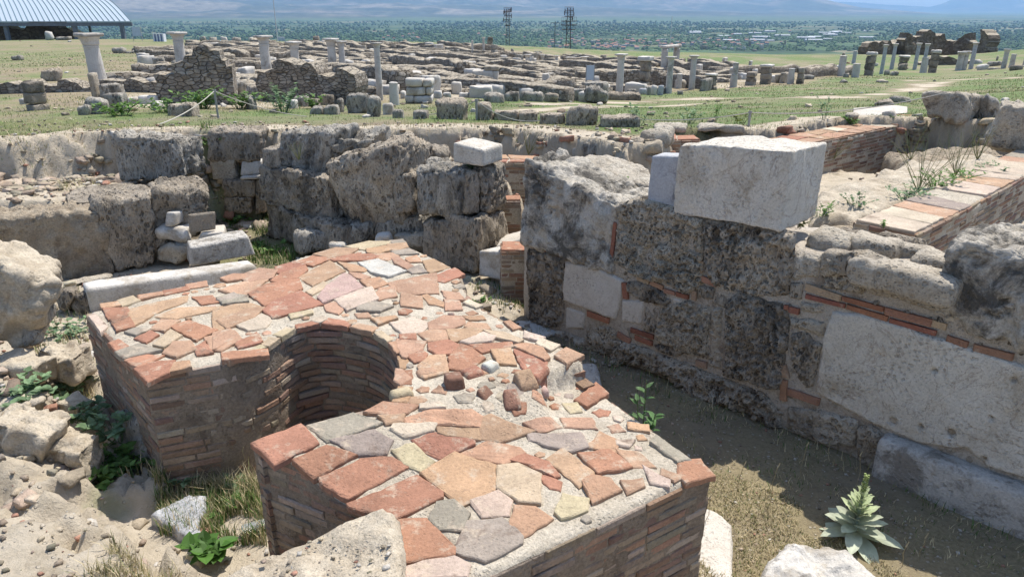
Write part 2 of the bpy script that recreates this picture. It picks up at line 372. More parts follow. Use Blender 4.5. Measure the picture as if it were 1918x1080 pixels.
    pm = ramp(n, mth(n, 'ADD', sx.outputs[1], mth(n, 'MULTIPLY', mth(n, 'SUBTRACT', f1, .5), .9)), [(.35, 0.), (.6, 1.)]); a = mix(n, pm, a, pal)
    gr = ramp(n, f2, [(.3, (.055, .10, .025)), (.7, (.16, .225, .07))])
    gm = mth(n, 'MULTIPLY', ramp(n, mth(n, 'ADD', sx.outputs[0], mth(n, 'MULTIPLY', mth(n, 'SUBTRACT', f3, .5), 1.3)), [(.35, 0.), (.85, .9)]), ramp(n, sx.outputs[0], [(.04, 0.), (.25, 1.)])); a = mix(n, gm, a, gr)
    peb = vor(n, c, 38); pebm = ramp(n, peb.outputs['Color'], [(.72, 0.), (.76, 1.)]); pebd = ramp(n, peb.outputs[0], [(.28, 1.), (.4, 0.)])
    pb = mth(n, 'MULTIPLY', pebm, pebd); a = mix(n, mth(n, 'MULTIPLY', pb, .55), a, (.55, .49, .4))
    # valley floor: fields and orchards
    geo = N(n, 'ShaderNodeNewGeometry'); ln = N(n, 'ShaderNodeVectorMath', operation='LENGTH'); L(n, geo.outputs[0], ln.inputs[0])
    fs = N(n, 'ShaderNodeVectorMath', operation='MULTIPLY'); L(n, geo.outputs[0], fs.inputs[0]); fs.inputs[1].default_value = (.0035, .0075, 0)
    fv = vor(n, fs.outputs[0], 1.); 
    fsx = N(n, 'ShaderNodeSeparateColor'); L(n, fv.outputs['Color'], fsx.inputs[0])
    fc = ramp(n, fsx.outputs[0], [(0., (.035, .06, .022)), (.45, (.045, .085, .03)), (.7, (.075, .115, .04)), (.84, (.11, .12, .055)), (.95, (.22, .18, .11)), (1., (.06, .1, .03))])
    fc = mix(n, 1., fc, ramp(n, noise(n, c, .03, 6, .7), [(.35, .6), (.65, 1.35)]), 'MULTIPLY')
    a = mix(n, ramp(n, mth(n, 'DIVIDE', ln.outputs['Value'], 1000.), [(.2, 0.), (.3, 1.)]), a, fc)
    L(n, a, b.inputs['Base Color'])
    h = mth(n, 'ADD', mth(n, 'ADD', f1, mth(n, 'MULTIPLY', f2, .5)), mth(n, 'MULTIPLY', pb, .35)); bump(n, b, h, .03)
    o = mk('ground', V, Fq, m, loc=(0, 0, 0), col=C, smooth=True); o['kind'] = 'structure'
    return o
ground()
# ------------------------------------------------------------ hills
def hills():
    m, n, b = nodes('mountain', .95); c = coords(n, world=True)
    sc = N(n, 'ShaderNodeVectorMath', operation='MULTIPLY'); L(n, c, sc.inputs[0]); sc.inputs[1].default_value = (.001, .001, .0022)
    a = noise(n, sc.outputs[0], 1.1, 9, .68); a2 = noise(n, sc.outputs[0], .45, 4, .6)
    base = ramp(n, a, [(.36, (.03, .045, .03)), (.52, (.07, .075, .05)), (.64, (.20, .16, .12))])
    z = N(n, 'ShaderNodeSeparateXYZ'); L(n, c, z.inputs[0]); hz = mth(n, 'DIVIDE', mth(n, 'ADD', z.outputs[2], 90.), 1000.)
    tan = mth(n, 'MULTIPLY', ramp(n, hz, [(.0, 0.), (.05, 1.), (.2, .8), (.32, 0.)]), ramp(n, a2, [(.55, 0.), (.60, 1.)]))
    base = mix(n, tan, base, (.20, .17, .125))
    base = mix(n, 1., base, ramp(n, noise(n, sc.outputs[0], 9, 8, .75), [(.35, .5), (.65, 1.5)]), 'MULTIPLY')
    lo = ramp(n, hz, [(.003, 1.), (.02, 0.)]); base = mix(n, lo, base, ramp(n, noise(n, sc.outputs[0], 5, 8, .7), [(.4, (.05, .085, .03)), (.6, (.10, .13, .06))]))
    L(n, base, b.inputs['Base Color'])
    def ridge(az0, az1, R0, R1, prof, s, na=340, nr=46):
        A = np.radians(np.linspace(az0, az1, na)); R = np.linspace(0, 1, nr)
        ga, gr = np.meshgrid(A, R); RR = R0+(R1-R0)*gr; x = RR*np.sin(ga); y = RR*np.cos(ga)
        pe = np.interp(np.degrees(ga), [p[0] for p in prof], [p[1] for p in prof])  # skyline, px above horizon
        Hc = pe/1448*R1*1.0
        P = np.stack([x.ravel(), y.ravel(), 0*x.ravel()], 1)
        n1 = fbm(P, 1/2600, 6, s, .52).reshape(x.shape); rd = (1-np.abs(fbm(P, 1/1300, 5, s+9, .55))*2.6).reshape(x.shape)
        sh = .05*ss(gr, 0, .25)+.13*ss(gr, .28, .42)+.82*ss(gr, .55, .9)
        z = -100+sh*(Hc+100)*(1+.22*n1*(1-gr))+sh*(1-gr**3)*380*rd*np.clip(Hc/500, .12, 1)+ss(gr, 0, .1)*12*n1
        i = np.arange(na*nr).reshape(nr, na); Fq = np.stack([i[:-1, :-1], i[:-1, 1:], i[1:, 1:], i[1:, :-1]], -1).reshape(-1, 4)
        V = np.stack([x.ravel(), y.ravel(), z.ravel()], 1)
        return V, Fq
    def pa(u): return math.degrees(math.atan((u-959)/1448.))
    V, Fq = ridge(-44, 44, 5600, 14000, [(-44, 52), (pa(0), 55), (pa(300), 62), (pa(640), 50), (pa(900), 40), (pa(1100), 34), (pa(1300), 19), (pa(1345), 14.5), (pa(1400), 12), (pa(1440), 11), (pa(1468), 16), (pa(1500), 14), (pa(1530), 13), (pa(1560), 8), (pa(1610), 0), (pa(1650), -2), (pa(1740), -8), (pa(1800), -12), (44, -14)], 3)
    o = mk('hills', V, Fq, m, loc=(0, 0, 0), smooth=True); o['kind'] = 'structure'
    V, Fq = ridge(8, 46, 17500, 23500, [(8, 8), (pa(1500), 10), (pa(1600), 7), (pa(1690), 3), (pa(1740), 1), (pa(1765), 6), (pa(1790), 14), (pa(1810), 18), (pa(1860), 24), (pa(1918), 25), (46, 34)], 5, 200, 30)
    o = mk('hills', V, Fq, m, loc=(0, 0, 0), smooth=True); o['kind'] = 'structure'
hills()
#@@PART2
# ------------------------------------------------------------ builders
def lattice(n):
    """welded surface grid of an n0 x n1 x n2 box, points in 0..1"""
    pts = {}; P = []; Fq = []
    def g(i, j, k):
        t = (i, j, k)
        if t not in pts: pts[t] = len(P); P.append((i/n[0], j/n[1], k/n[2]))
        return pts[t]
    a, b, c = n
    for i in range(a):
        for j in range(b):
            Fq.append((g(i, j, 0), g(i, j+1, 0), g(i+1, j+1, 0), g(i+1, j, 0))); Fq.append((g(i, j, c), g(i+1, j, c), g(i+1, j+1, c), g(i, j+1, c)))
    for i in range(a):
        for k in range(c):
            Fq.append((g(i, 0, k), g(i+1, 0, k), g(i+1, 0, k+1), g(i, 0, k+1))); Fq.append((g(i, b, k), g(i, b, k+1), g(i+1, b, k+1), g(i+1, b, k)))
    for j in range(b):
        for k in range(c):
            Fq.append((g(0, j, k), g(0, j, k+1), g(0, j+1, k+1), g(0, j+1, k))); Fq.append((g(a, j, k), g(a, j+1, k), g(a, j+1, k+1), g(a, j, k+1)))
    return np.array(P), np.array(Fq)
def rough(C8, res=.03, r=.04, amp=.012, low=.03, pit=0., seed=1, ps=18., cap=46):
    C8 = np.array(C8, float)
    dm = [np.mean([np.linalg.norm(C8[b]-C8[a]) for a, b in q]) for q in (((0, 1), (3, 2), (4, 5), (7, 6)), ((0, 3), (1, 2), (4, 7), (5, 6)), ((0, 4), (1, 5), (2, 6), (3, 7)))]
    n = [int(max(2, min(cap, round(d/res)))) for d in dm]; P, Fq = lattice(n); dm = np.array(dm)
    h = dm/2; r = min(r, h.min()*.95); p = P*dm-h; q = np.clip(p, -h+r, h-r); d = p-q; ln = np.linalg.norm(d, axis=1, keepdims=True); nn = d/np.maximum(ln, 1e-9); p = q+nn*r
    sc_ = min(1., dm.min()/.42); amp *= max(sc_, .35); low *= sc_; pit *= sc_ ** .5
    off = np.array([seed*3.17, seed*1.71, seed*.93]); W = p+off
    disp = amp*fbm(W*np.array([1, 1, .4]), 13, 4, 3)*1.7+low*fbm(W, 1.1/max(dm.max(), .3)*1.6, 3, 9)*1.5
    if pit:
        f1, f2 = wor(W+.02*np.stack([vn(W, 12, 5), vn(W, 12, 6), vn(W, 12, 7)], 1), ps, 2); ms = ss(vn(W, 4., 8), -.35, .3)
        disp = disp-pit*ss(.5-f1, 0, .22)*ms
    lowv = np.stack([fbm(W, .9/dm.max(), 2, s) for s in (31, 37, 41)], 1)*low*2
    p = p+nn*disp[:, None]+lowv
    u = (p+h)/dm; X, Y, Z = u[:, 0:1], u[:, 1:2], u[:, 2:3]
    bot = (C8[0]*(1-X)+C8[1]*X)*(1-Y)+(C8[3]*(1-X)+C8[2]*X)*Y; top = (C8[4]*(1-X)+C8[5]*X)*(1-Y)+(C8[7]*(1-X)+C8[6]*X)*Y
    return bot*(1-Z)+top*Z, Fq
SH = {'trav': dict(r=.03, amp=.032, low=.018, pit=.03), 'smooth': dict(r=.012, amp=.003, low=.006), 'chip': dict(r=.02, amp=.006, low=.015),
      'rock': dict(r=.05, amp=.035, low=.09), 'lump': dict(r=.02, amp=.06, low=.05, pit=.03), 'boul': dict(r=.08, amp=.04, low=.09, pit=.03)}
SD = [0]
def block(name, q, zb, dep, mat, label=None, cat='stone block', group=None, sh='trav', res=.03, yaw=0., parent=None, ztop=None, tb=0., thick=None, kin=1.):
    """q = sight lines of the front face: bottom left, bottom right, top right, top left; zb = height of its foot"""
    SD[0] += 1; bl, br, tr, tl = q
    def foot(p): return at(*p, zb) if zb is not None else gp(*p)[:2]
    a = foot(bl); b = foot(br); z0 = zb if zb is not None else float(zfar(*a))-.03; z1 = zb if zb is not None else float(zfar(*b))-.03
    if thick is None: ta = (xat(*tl, a[1]), a[1], zat(*tl, a[1])); tb_ = (xat(*tr, b[1]), b[1], zat(*tr, b[1]))
    else: ta = (*at(*tl, zb+thick), zb+thick); tb_ = (*at(*tr, zb+thick), zb+thick)
    if ztop is not None: ta = (ta[0], ta[1], ztop); tb_ = (tb_[0], tb_[1], ztop)
    e = np.array([b[0]-a[0], b[1]-a[1]]); e /= np.linalg.norm(e); nrm = np.array([-e[1], e[0]])
    c, s = math.cos(yaw), math.sin(yaw); nrm = np.array([nrm[0]*c-nrm[1]*s, nrm[0]*s+nrm[1]*c])*dep; d = np.array([nrm[0], nrm[1], 0])
    A = np.array([*a, z0]); B = np.array([*b, z1]); TA = np.array(ta); TB = np.array(tb_); up = np.array([0, 0, tb])
    mid = lambda p, q_: p+(q_-p)*1.0
    V, Fq = rough([A, B, B+d*kin, A+d*kin, TA, TB, TB+d+up, TA+d+up], res=res, seed=SD[0], **SH[sh])
    o = mk(name, V, Fq, M[mat] if isinstance(mat, str) else mat, parent, smooth=True)
    if parent is None: T(o, label, cat, group)
    return o
def cdt_grid(poly, res, jit=.3, seed=0):
    P = np.asarray(poly, float); out = []
    for i in range(len(P)):
        a, b = P[i], P[(i+1) % len(P)]; k = max(1, int(np.linalg.norm(b-a)/res))
        for t in range(k): out.append(a+(b-a)*t/k)
    out = np.array(out); n = len(out)
    gx, gy = np.meshgrid(np.arange(P[:, 0].min(), P[:, 0].max(), res), np.arange(P[:, 1].min(), P[:, 1].max(), res))
    rg = np.random.default_rng(seed); g = np.stack([gx.ravel(), gy.ravel()], 1); g += rg.uniform(-jit, jit, g.shape)*res
    g = g[sdist(g[:, 0], g[:, 1], out) > res*.45]
    allp = np.vstack([out, g])
    r = delaunay_2d_cdt([Vector(p) for p in allp], [(i, (i+1) % n) for i in range(n)], [], 1, 1e-7)
    V = np.array([tuple(v) for v in r[0]]); F = [tuple(f) for f in r[2]]
    orig = r[3]; ring = [None]*n
    for k, os_ in enumerate(orig):
        for q in os_:
            if q < n: ring[q] = k
    return V, F, [x for x in ring if x is not None]
def ccw(poly):
    P = np.asarray(poly, float)[:, :2]; x, y = P[:, 0], P[:, 1]
    return list(map(tuple, P)) if (x*np.roll(y, -1)-np.roll(x, -1)*y).sum() > 0 else list(map(tuple, P[::-1]))
def slab(poly, ztop, zbot, res=.03, amp=.01, edge=.03, jag=.0, f=6., pit=0., seed=1, side=.01):
    """solid with a traced outline: uneven top surface, rounded rim, rough sides. ztop may be a function of (x, y)"""
    poly = ccw(poly); V, F, ring = cdt_grid(poly, res, seed=seed); zf = ztop if callable(ztop) else (lambda x, y: np.full(x.shape, float(ztop)))
    d = np.maximum(sdist(V[:, 0], V[:, 1], poly), 0); P3 = np.stack([V[:, 0]+seed, V[:, 1], V[:, 0]*0], 1)
    z = zf(V[:, 0], V[:, 1])+amp*fbm(P3, f, 5, seed)*1.6-edge*(1-np.sqrt(1-(1-np.clip(d/max(edge, 1e-4), 0, 1))**2))
    if pit: f1, _ = wor(P3, 16, 3); z -= pit*ss(.4-f1, 0, .25)
    VV = [np.column_stack([V, z])]; R = VV[0][ring]; n = len(ring)
    nx = np.roll(R[:, :2], -1, 0)-np.roll(R[:, :2], 1, 0); nx = np.stack([nx[:, 1], -nx[:, 0]], 1); nx /= np.maximum(np.linalg.norm(nx, axis=1, keepdims=True), 1e-9)
    hgt = max(.001, float(R[:, 2].mean()-(zbot if not callable(zbot) else -.7))); L_ = max(1, int(hgt/res)); base = len(V); idx = np.array(ring); F = [f_ for f_ in F]
    zb_ = np.full(n, float(zbot))
    for k in range(1, L_+1):
        t = k/L_; zz = R[:, 2]*(1-t)+zb_*t; Q = np.column_stack([R[:, :2], zz]); dd = side*fbm(Q+seed, f, 4, seed+3)*1.6
        if pit: f1, _ = wor(Q, 16, 3); dd = dd-pit*ss(.4-f1, 0, .25)
        Q[:, :2] += nx*(dd+edge*.15)[:, None]; VV.append(Q); new = np.arange(n)+base; base += n
        for i in range(n):
            j = (i+1) % n; F.append((int(idx[j]), int(idx[i]), int(new[i]), int(new[j])))
        idx = new
    F.append(tuple(int(i) for i in idx[::-1]))
    return np.vstack(VV), F
CC = dict(r=(.36, .185, .12), o=(.42, .26, .165), p=(.41, .265, .175), g=(.31, .265, .215), y=(.46, .375, .25), w=(.50, .475, .43), b=(.24, .13, .09), k=(.46, .34, .28), l=(.50, .41, .32), d=(.17, .14, .11))
def jcol(c, rnd, a=.12):
    k = 1+rnd.uniform(-a, a); return (c[0]*k, c[1]*k*(1+rnd.uniform(-.05, .05)), c[2]*k)
def tilemesh(mb, pts, zt, rnd, colr, th=.03, lift=.014, jit=.0028, tilt=.010, sp=.035):
    """one broken tile: outline pts (x, y), zt function or number giving the bed height"""
    pts = ccw(pts); out = []
    for i in range(len(pts)):
        a = np.array(pts[i]); b = np.array(pts[(i+1) % len(pts)]); L0 = np.linalg.norm(b-a); k = max(1, int(L0/sp)); nrm = np.array([(b-a)[1], -(b-a)[0]])/max(L0, 1e-6)
        for t in range(k): out.append(a+(b-a)*t/k+nrm*rnd.gauss(0, jit)*(0.3 if t == 0 else 1))
    out = np.array(out); n = len(out); c = out.mean(0); gx, gy = rnd.uniform(-tilt, tilt)*3, rnd.uniform(-tilt, tilt)*3; l0 = lift+rnd.uniform(-.004, .005)
    def Z(p, dz):
        zz = zt(np.array([p[0]]), np.array([p[1]]))[0] if callable(zt) else zt
        return float(zz)+l0+dz+(p[0]-c[0])*gx+(p[1]-c[1])*gy
    V = []
    for f_, dz in ((1., -th), (1., -.005), (.985, -.001), (.96, .0005)):
        for p in out:
            q = c+(p-c)*f_; 
            if f_ < 1: dl = (p-c); dl = dl/max(np.linalg.norm(dl), 1e-6); q = p-dl*(.004 if f_ > .97 else .011)
            V.append((q[0], q[1], Z(q, dz+rnd.gauss(0, .0008))))
    F = []
    for k in range(3):
        for i in range(n): j = (i+1) % n; F.append((k*n+i, k*n+j, (k+1)*n+j, (k+1)*n+i))
    F.append(tuple(range(3*n, 4*n))); F.append(tuple(range(n-1, -1, -1)))
    mb.add(V, F, colr)
BR = [(.30, .19, .13), (.34, .21, .14), (.29, .20, .14), (.35, .265, .19), (.31, .25, .185), (.25, .165, .125), (.40, .325, .25)]
def bricks(mb, path, zt, zb, rnd, ch=.043, gap=.008, dep=.07, proud=.007, lr=(.10, .27), closed=False, cols=BR, miss=.03, batter=0.):
    """courses of thin bricks on the outer (right-hand) side of a path; zt number or function of (x, y)"""
    P = [np.array(p, float) for p in path]; m = len(P) if closed else len(P)-1; seg = [(P[i], P[(i+1) % len(P)]) for i in range(m)]
    Ls = [np.linalg.norm(b-a) for a, b in seg]; tot = sum(Ls); cum = np.cumsum([0]+Ls)
    smooth = lambda s: (lambda i: seg[i][0]+(seg[i][1]-seg[i][0])*(s-cum[i])/max(Ls[i], 1e-9))(min(m-1, max(0, int(np.searchsorted(cum, s, side='right')-1))))
    zmax = zt if not callable(zt) else max(float(zt(np.array([p[0]]), np.array([p[1]]))[0]) for p in P)
    corners = [cum[i] for i in range(1, m) if abs(np.dot((seg[i][1]-seg[i][0])/Ls[i], (seg[i-1][1]-seg[i-1][0])/Ls[i-1])) < .8]+[tot]
    nc = int((zmax-zb)/ch)+1
    for k in range(nc):
        z1 = zmax-k*ch-gap; z0 = z1-ch+gap; s = 0.; ph = rnd.uniform(0, .2)
        if z1 < zb: break
        while s < tot-.01:
            nxt = min(c for c in corners if c > s+.008); l = rnd.uniform(*lr)
            if ph: l *= .5+ph; ph = 0
            e = s+l
            if nxt-e < .05: e = nxt
            e = min(e, nxt); a = smooth(s+.003); b = smooth(e-.004 if e < tot else e-1e-4); mid = (a+b)/2
            top = zt(np.array([mid[0]]), np.array([mid[1]]))[0] if callable(zt) else zt
            if z1 <= top+.004 and rnd.random() > miss and np.linalg.norm(b-a) > .015:
                t = (b-a)/np.linalg.norm(b-a); nr = np.array([t[1], -t[0]]); pr = proud+rnd.uniform(-.006, .005)+batter*(zmax-z1); c = jcol(rnd.choice(cols), rnd, .18); V = []
                dz = rnd.uniform(-.002, .002); j = lambda: rnd.uniform(-.0022, .0022)
                for off, ins in ((-dep, 0), (pr-.005, 0), (pr, .005)):
                    for (q, zz, s1, s2) in ((a, z0, 1, 1), (b, z0, -1, 1), (b, z1, -1, -1), (a, z1, 1, -1)):
                        w_ = q+t*s1*ins+nr*(off+j()*(off > 0)); V.append((w_[0], w_[1], zz+s2*ins+dz+j()))
                F = [(8, 9, 10, 11), (3, 2, 1, 0)]
                for o_ in (0, 4):
                    for i in range(4): i2 = (i+1) % 4; F.append((o_+i, o_+i2, o_+4+i2, o_+4+i))
                mb.add(V, F, c)
            s = e
def frame_rel(A, B, poly, res, h, amp, edge, pit, seed, ps=22, f=9, jag=0):
    """stone face standing proud of a vertical wall plane A->B; poly = (u, v) sight lines onto that plane"""
    A = np.array(A, float); B = np.array(B, float); d = (B-A)/np.linalg.norm(B-A); nr = np.array([d[1], -d[0]])
    pts = []
    for u, v in poly:
        q = ray(u, v); det = q[0]*(-d[1])+d[0]*q[1]; t = (A[0]*(-d[1])+d[0]*A[1])/det; s = (np.array([t*q[0], t*q[1]])-A)@d; pts.append((s, H_+t*q[2]))
    pts = ccw(pts); V, F, ring = cdt_grid(pts, res, seed=seed); P3 = np.column_stack([V, np.full(len(V), seed*1.3)])
    dd = np.maximum(sdist(V[:, 0], V[:, 1], pts)+jag*vn(P3, 14, 5), 0)
    hh = -.03+(h+.03)*np.sqrt(1-(1-np.clip(dd/edge, 0, 1))**2)+(amp*fbm(P3, f, 5, seed)*1.7)*ss(dd, 0, edge*.6)
    if pit:
        W = P3+.012*np.stack([vn(P3, 25, 5), vn(P3, 25, 6), vn(P3, 25, 7)], 1)
        f1, _ = wor(W, ps, 2); f2, _ = wor(W, ps*2.1, 4); ms = ss(vn(P3, 6, 8), -.5, .2)
        hh = hh-(pit*1.5*ss(.52-f1, 0, .2)*ms+pit*.7*ss(.5-f2, 0, .2))*ss(dd, 0, .02)
    X = A[None]+V[:, :1]*d[None]+nr[None]*hh[:, None]
    return np.column_stack([X, V[:, 1]]), F
# ------------------------------------------------------------ the brick pier with the apse
zP = .12; Pc = np.array(at(1091, 676, zP)); e2 = np.array([math.sin(math.radians(58)), math.cos(math.radians(58))]); e1 = np.array([-e2[1], e2[0]])
def ptop(x, y):
    x = np.asarray(x, float); y = np.asarray(y, float); d = (x-Pc[0])*e1[0]+(y-Pc[1])*e1[1]; a = -((x-Pc[0])*e2[0]+(y-Pc[1])*e2[1])
    wd = .02+.30*ss(a, .25, .42)
    return zP*ss(d+.02, -wd, .02)
def pp(u, v):
    z = .06
    for _ in range(14): x, y = at(u, v, z); z = .5*z+.5*float(ptop(x, y))
    return (x, y)
OUT = [(160, 587), (330, 547), (500, 508), (560, 482), (640, 463), (735, 451), (808, 480), (858, 508), (880, 562), (945, 600), (1060, 653), (1091, 676), (1136, 742), (1232, 810), (1330, 880), (1240, 922), (1060, 1008), (950, 1058), (875, 1092)]
piero = [pp(*q) for q in OUT]
fl = piero[-1]; ed = np.array(piero[14])-np.array(piero[-1]); ed /= np.linalg.norm(ed)
piero.append(tuple(np.array(fl)-ed*.30))
c2 = pp(475, 831); dr = np.array(pp(655, 942))-np.array(c2); dr /= np.linalg.norm(dr)
piero.append(tuple(np.array(c2)+dr*1.05)); 
apse = [(475, 831), (575, 796), (650, 775), (735, 755), (748, 722), (751, 690), (746, 662), (728, 638), (700, 620), (655, 609), (600, 603), (552, 612), (524, 630), (500, 646), (425, 676), (340, 691), (270, 702), (215, 644)]
ap_ = [np.array(pp(*q)) for q in apse]; i0, i1 = 3, 15
for i in range(i0, i1):
    a_, b_, c_, d_ = ap_[i-1], ap_[i], ap_[i+1], ap_[i+2]
    ap_[i] = [tuple(.5*((2*b_)+(c_-a_)*t+(2*a_-5*b_+4*c_-d_)*t*t+(3*b_-a_-3*c_+d_)*t**3)) for t in (0, .34, .67)] if False else ap_[i]
q_ = []
for i in range(len(ap_)-1):
    if i0 <= i < i1:
        a_, b_, c_, d_ = (ap_[j] for j in (i-1, i, i+1, i+2)); a_ = b_ if i == i0 else a_; d_ = c_ if i == i1-1 else d_
        q_ += [tuple(.5*((2*b_)+(c_-a_)*t+(2*a_-5*b_+4*c_-d_)*t*t+(3*b_-a_-3*c_+d_)*t**3)) for t in (0, .34, .67)]
    else: q_.append(tuple(ap_[i]))
piero += q_+[tuple(ap_[-1])]
pier = empty('brick_pier', (-.8, 3.6, -.7), 'low brick pier with a curved apse niche and crazy-paved broken red tile top', 'pier')
rnd = random.Random(4)
pc = ccw(piero); fwd = (list(map(tuple, piero)) == pc)
V, F = slab(pc, ptop, -.75, res=.022, amp=.007, edge=.02, f=14, seed=2, side=.006)
mk('mortar_core', V, F, [M['mortar'], M['mortar_shade']], pier, smooth=True, mi=[0 if len(f) == 3 else 1 for f in F])
mb = MB(); bricks(mb, pc, ptop, -.72, rnd, closed=True); mb.build('brick_facing', M['brick'], pier)
Z3 = lambda x, y: (400+x/2.572, 440+y/2.572)
Z4 = lambda x, y: (440+x/1.998, 720+y/1.998)
Z2 = lambda x, y: (x/1.6875, 440+y/1.6875)
TL3 = """o 40,215 100,195 160,195 150,215 70,232|p 130,200 220,168 305,178 280,215 180,235 150,222|r 300,160 390,135 440,150 340,190 310,185|r 280,225 330,190 440,155 450,175 400,210 330,232|r 400,135 480,105 565,120 480,155
p 485,95 590,65 695,72 640,105 560,118|r 565,122 640,100 760,98 795,110 745,128 590,130|y 640,60 750,35 850,35 835,48 730,75 680,68|p 835,50 925,45 935,65 880,82 845,70|o 740,75 830,60 850,78 790,98 750,92|g 850,30 910,25 925,42 870,45
g 860,85 940,72 985,95 880,98|p 770,100 860,92 890,105 840,125 790,118|p 412,205 560,130 630,180 480,248|o 600,135 680,150 740,170 720,180 660,178|w 700,140 795,122 925,180 840,207 765,185|p 850,115 890,108 960,155 930,172 880,140
o 930,118 980,105 1000,135 940,135|g 930,170 990,152 1025,185 960,190|p 1010,130 1060,120 1135,160 1045,188 1030,178|r 1065,200 1160,165 1205,195 1115,230 1080,225|p 655,185 710,190 750,205 720,222 690,210|o 710,225 800,212 835,240 760,268
p 840,235 1070,190 1082,285 905,285|y 452,275 530,228 555,245 480,292|k 505,305 550,250 630,185 660,195 715,255 530,335|l 588,318 700,275 760,258 790,315 645,370|p 778,300 795,265 870,255 880,300 800,318|p 905,290 1000,305 1005,355 908,345
o 1008,300 1030,292 1110,330 1100,350 1040,335|p 1100,275 1180,285 1210,320 1130,315|p 1110,320 1180,330 1195,365 1120,368|r 175,290 260,245 410,220 422,265 250,350|r 245,370 300,325 420,278 525,340 290,405|p 30,270 150,235 260,225 170,290 130,295
g 20,310 90,288 160,300 165,325 50,338|p 0,365 110,340 180,335 250,360 20,470 0,440|p 538,345 580,325 620,360 600,385 550,370|l 120,440 230,385 275,400 250,450 170,465|y 370,390 470,368 470,385 380,410|p 0,480 80,460 120,500 20,555 0,560
r 115,520 215,485 222,525 125,550|p 685,385 740,380 755,400 700,400|o 765,410 870,400 880,410 800,438|l 855,430 960,405 1040,430 1000,470 920,485|p 1040,430 1110,395 1200,397 1205,430 1150,455 1045,460|o 1205,395 1290,395 1305,412 1240,415
p 1230,425 1310,435 1330,460 1260,460 1215,445|r 900,490 968,483 970,508 905,508|p 990,480 1060,460 1120,465 1125,510 1035,518|p 1128,465 1240,460 1290,470 1250,500 1150,520|l 1195,520 1300,480 1355,500 1330,520 1240,530|y 1300,465 1400,480 1485,515 1460,528 1360,500
p 882,505 1020,520 1000,555 930,595 910,590 895,550|r 1040,530 1130,515 1188,540 1160,575 1080,580 1045,560|r 940,585 1000,562 1025,580 1015,610 970,618|r 1140,600 1190,540 1240,555 1300,600 1215,660 1140,645|r 1235,535 1430,525 1435,545 1300,570
o 1340,565 1430,555 1455,630 1370,620|p 992,640 1040,590 1115,585 1125,665 1020,695 1000,685|o 1445,540 1510,530 1580,555 1615,600 1590,615|r 1450,560 1600,620 1600,700 1530,710 1490,640|p 1650,590 1700,555 1775,590 1700,630|o 1400,425 1430,420 1475,450 1440,460
p 875,700 880,650 910,655 950,690 900,725|r 1745,800 1840,720 1893,775 1800,835|y 1685,820 1750,815 1768,850 1720,858|l 1500,470 1590,500 1560,515 1500,500|l 1580,505 1660,535 1620,560 1560,530|g 690,330 780,330 860,350 800,375 700,370|l 1230,320 1290,345 1260,355 1210,335"""
TL4 = """r 70,225 245,160 305,225 150,300|g 275,155 440,115 545,150 350,215|r 225,290 340,240 450,272 300,355|g 360,215 520,180 585,215 560,262 460,262|o 490,110 560,75 680,85 640,110 600,122|p 540,125 630,120 620,145 570,152|o 635,130 740,100 880,100 920,125 910,165 760,150 650,150
l 600,155 750,152 735,178 640,195 590,170|p 765,168 905,170 910,210 770,190|p 915,130 960,122 1120,180 990,215 915,205|r 668,210 760,190 890,215 890,230 770,278 700,240|y 595,255 670,232 740,290 690,325 640,300|r 325,360 470,295 580,280 645,315 430,430 330,375|r 430,455 680,350 770,410 770,430 600,510 440,470
o 700,340 825,268 970,310 965,400 845,455|o 850,262 960,215 1060,240 1080,260 1000,300|y 985,310 1060,305 1140,345 1140,450 1060,440 990,390|r 1030,290 1090,270 1170,300 1210,345 1190,352 1110,310|r 1135,345 1190,360 1215,370 1212,398 1180,390|p 1170,290 1225,250 1340,330 1285,385|r 1290,265 1400,250 1480,315 1360,335
o 1320,240 1365,185 1430,215 1420,262|o 1310,370 1330,350 1400,360 1440,400 1340,448|k 885,440 985,405 1030,440 1020,490 930,495|g 735,510 760,455 820,445 870,490 850,550 770,545|g 825,630 870,520 1000,510 1070,575 1065,600 940,665|o 1030,530 1050,465 1120,470 1180,510 1075,575|y 1205,480 1230,420 1320,435 1310,475 1225,505
r 598,515 720,512 820,620 815,640 635,670|l 645,690 800,645 870,680 860,725 650,735|p 1085,150 1180,128 1220,165 1140,178|p 1225,130 1330,130 1350,170 1240,165|g 1100,190 1290,190 1318,240 1250,255 1110,215|l 1430,215 1490,215 1470,235 1435,230|p 1430,250 1510,260 1570,310 1490,312|r 1660,295 1740,285 1788,345 1690,370 1665,340
l 1525,310 1620,360 1618,382 1560,370|p 1600,320 1670,350 1640,365 1600,345|p 1450,365 1520,360 1525,385 1470,410|o 1475,150 1540,160 1545,182 1480,170|g 1580,200 1700,285 1650,292 1560,225|l 700,80 760,75 780,92 700,95"""
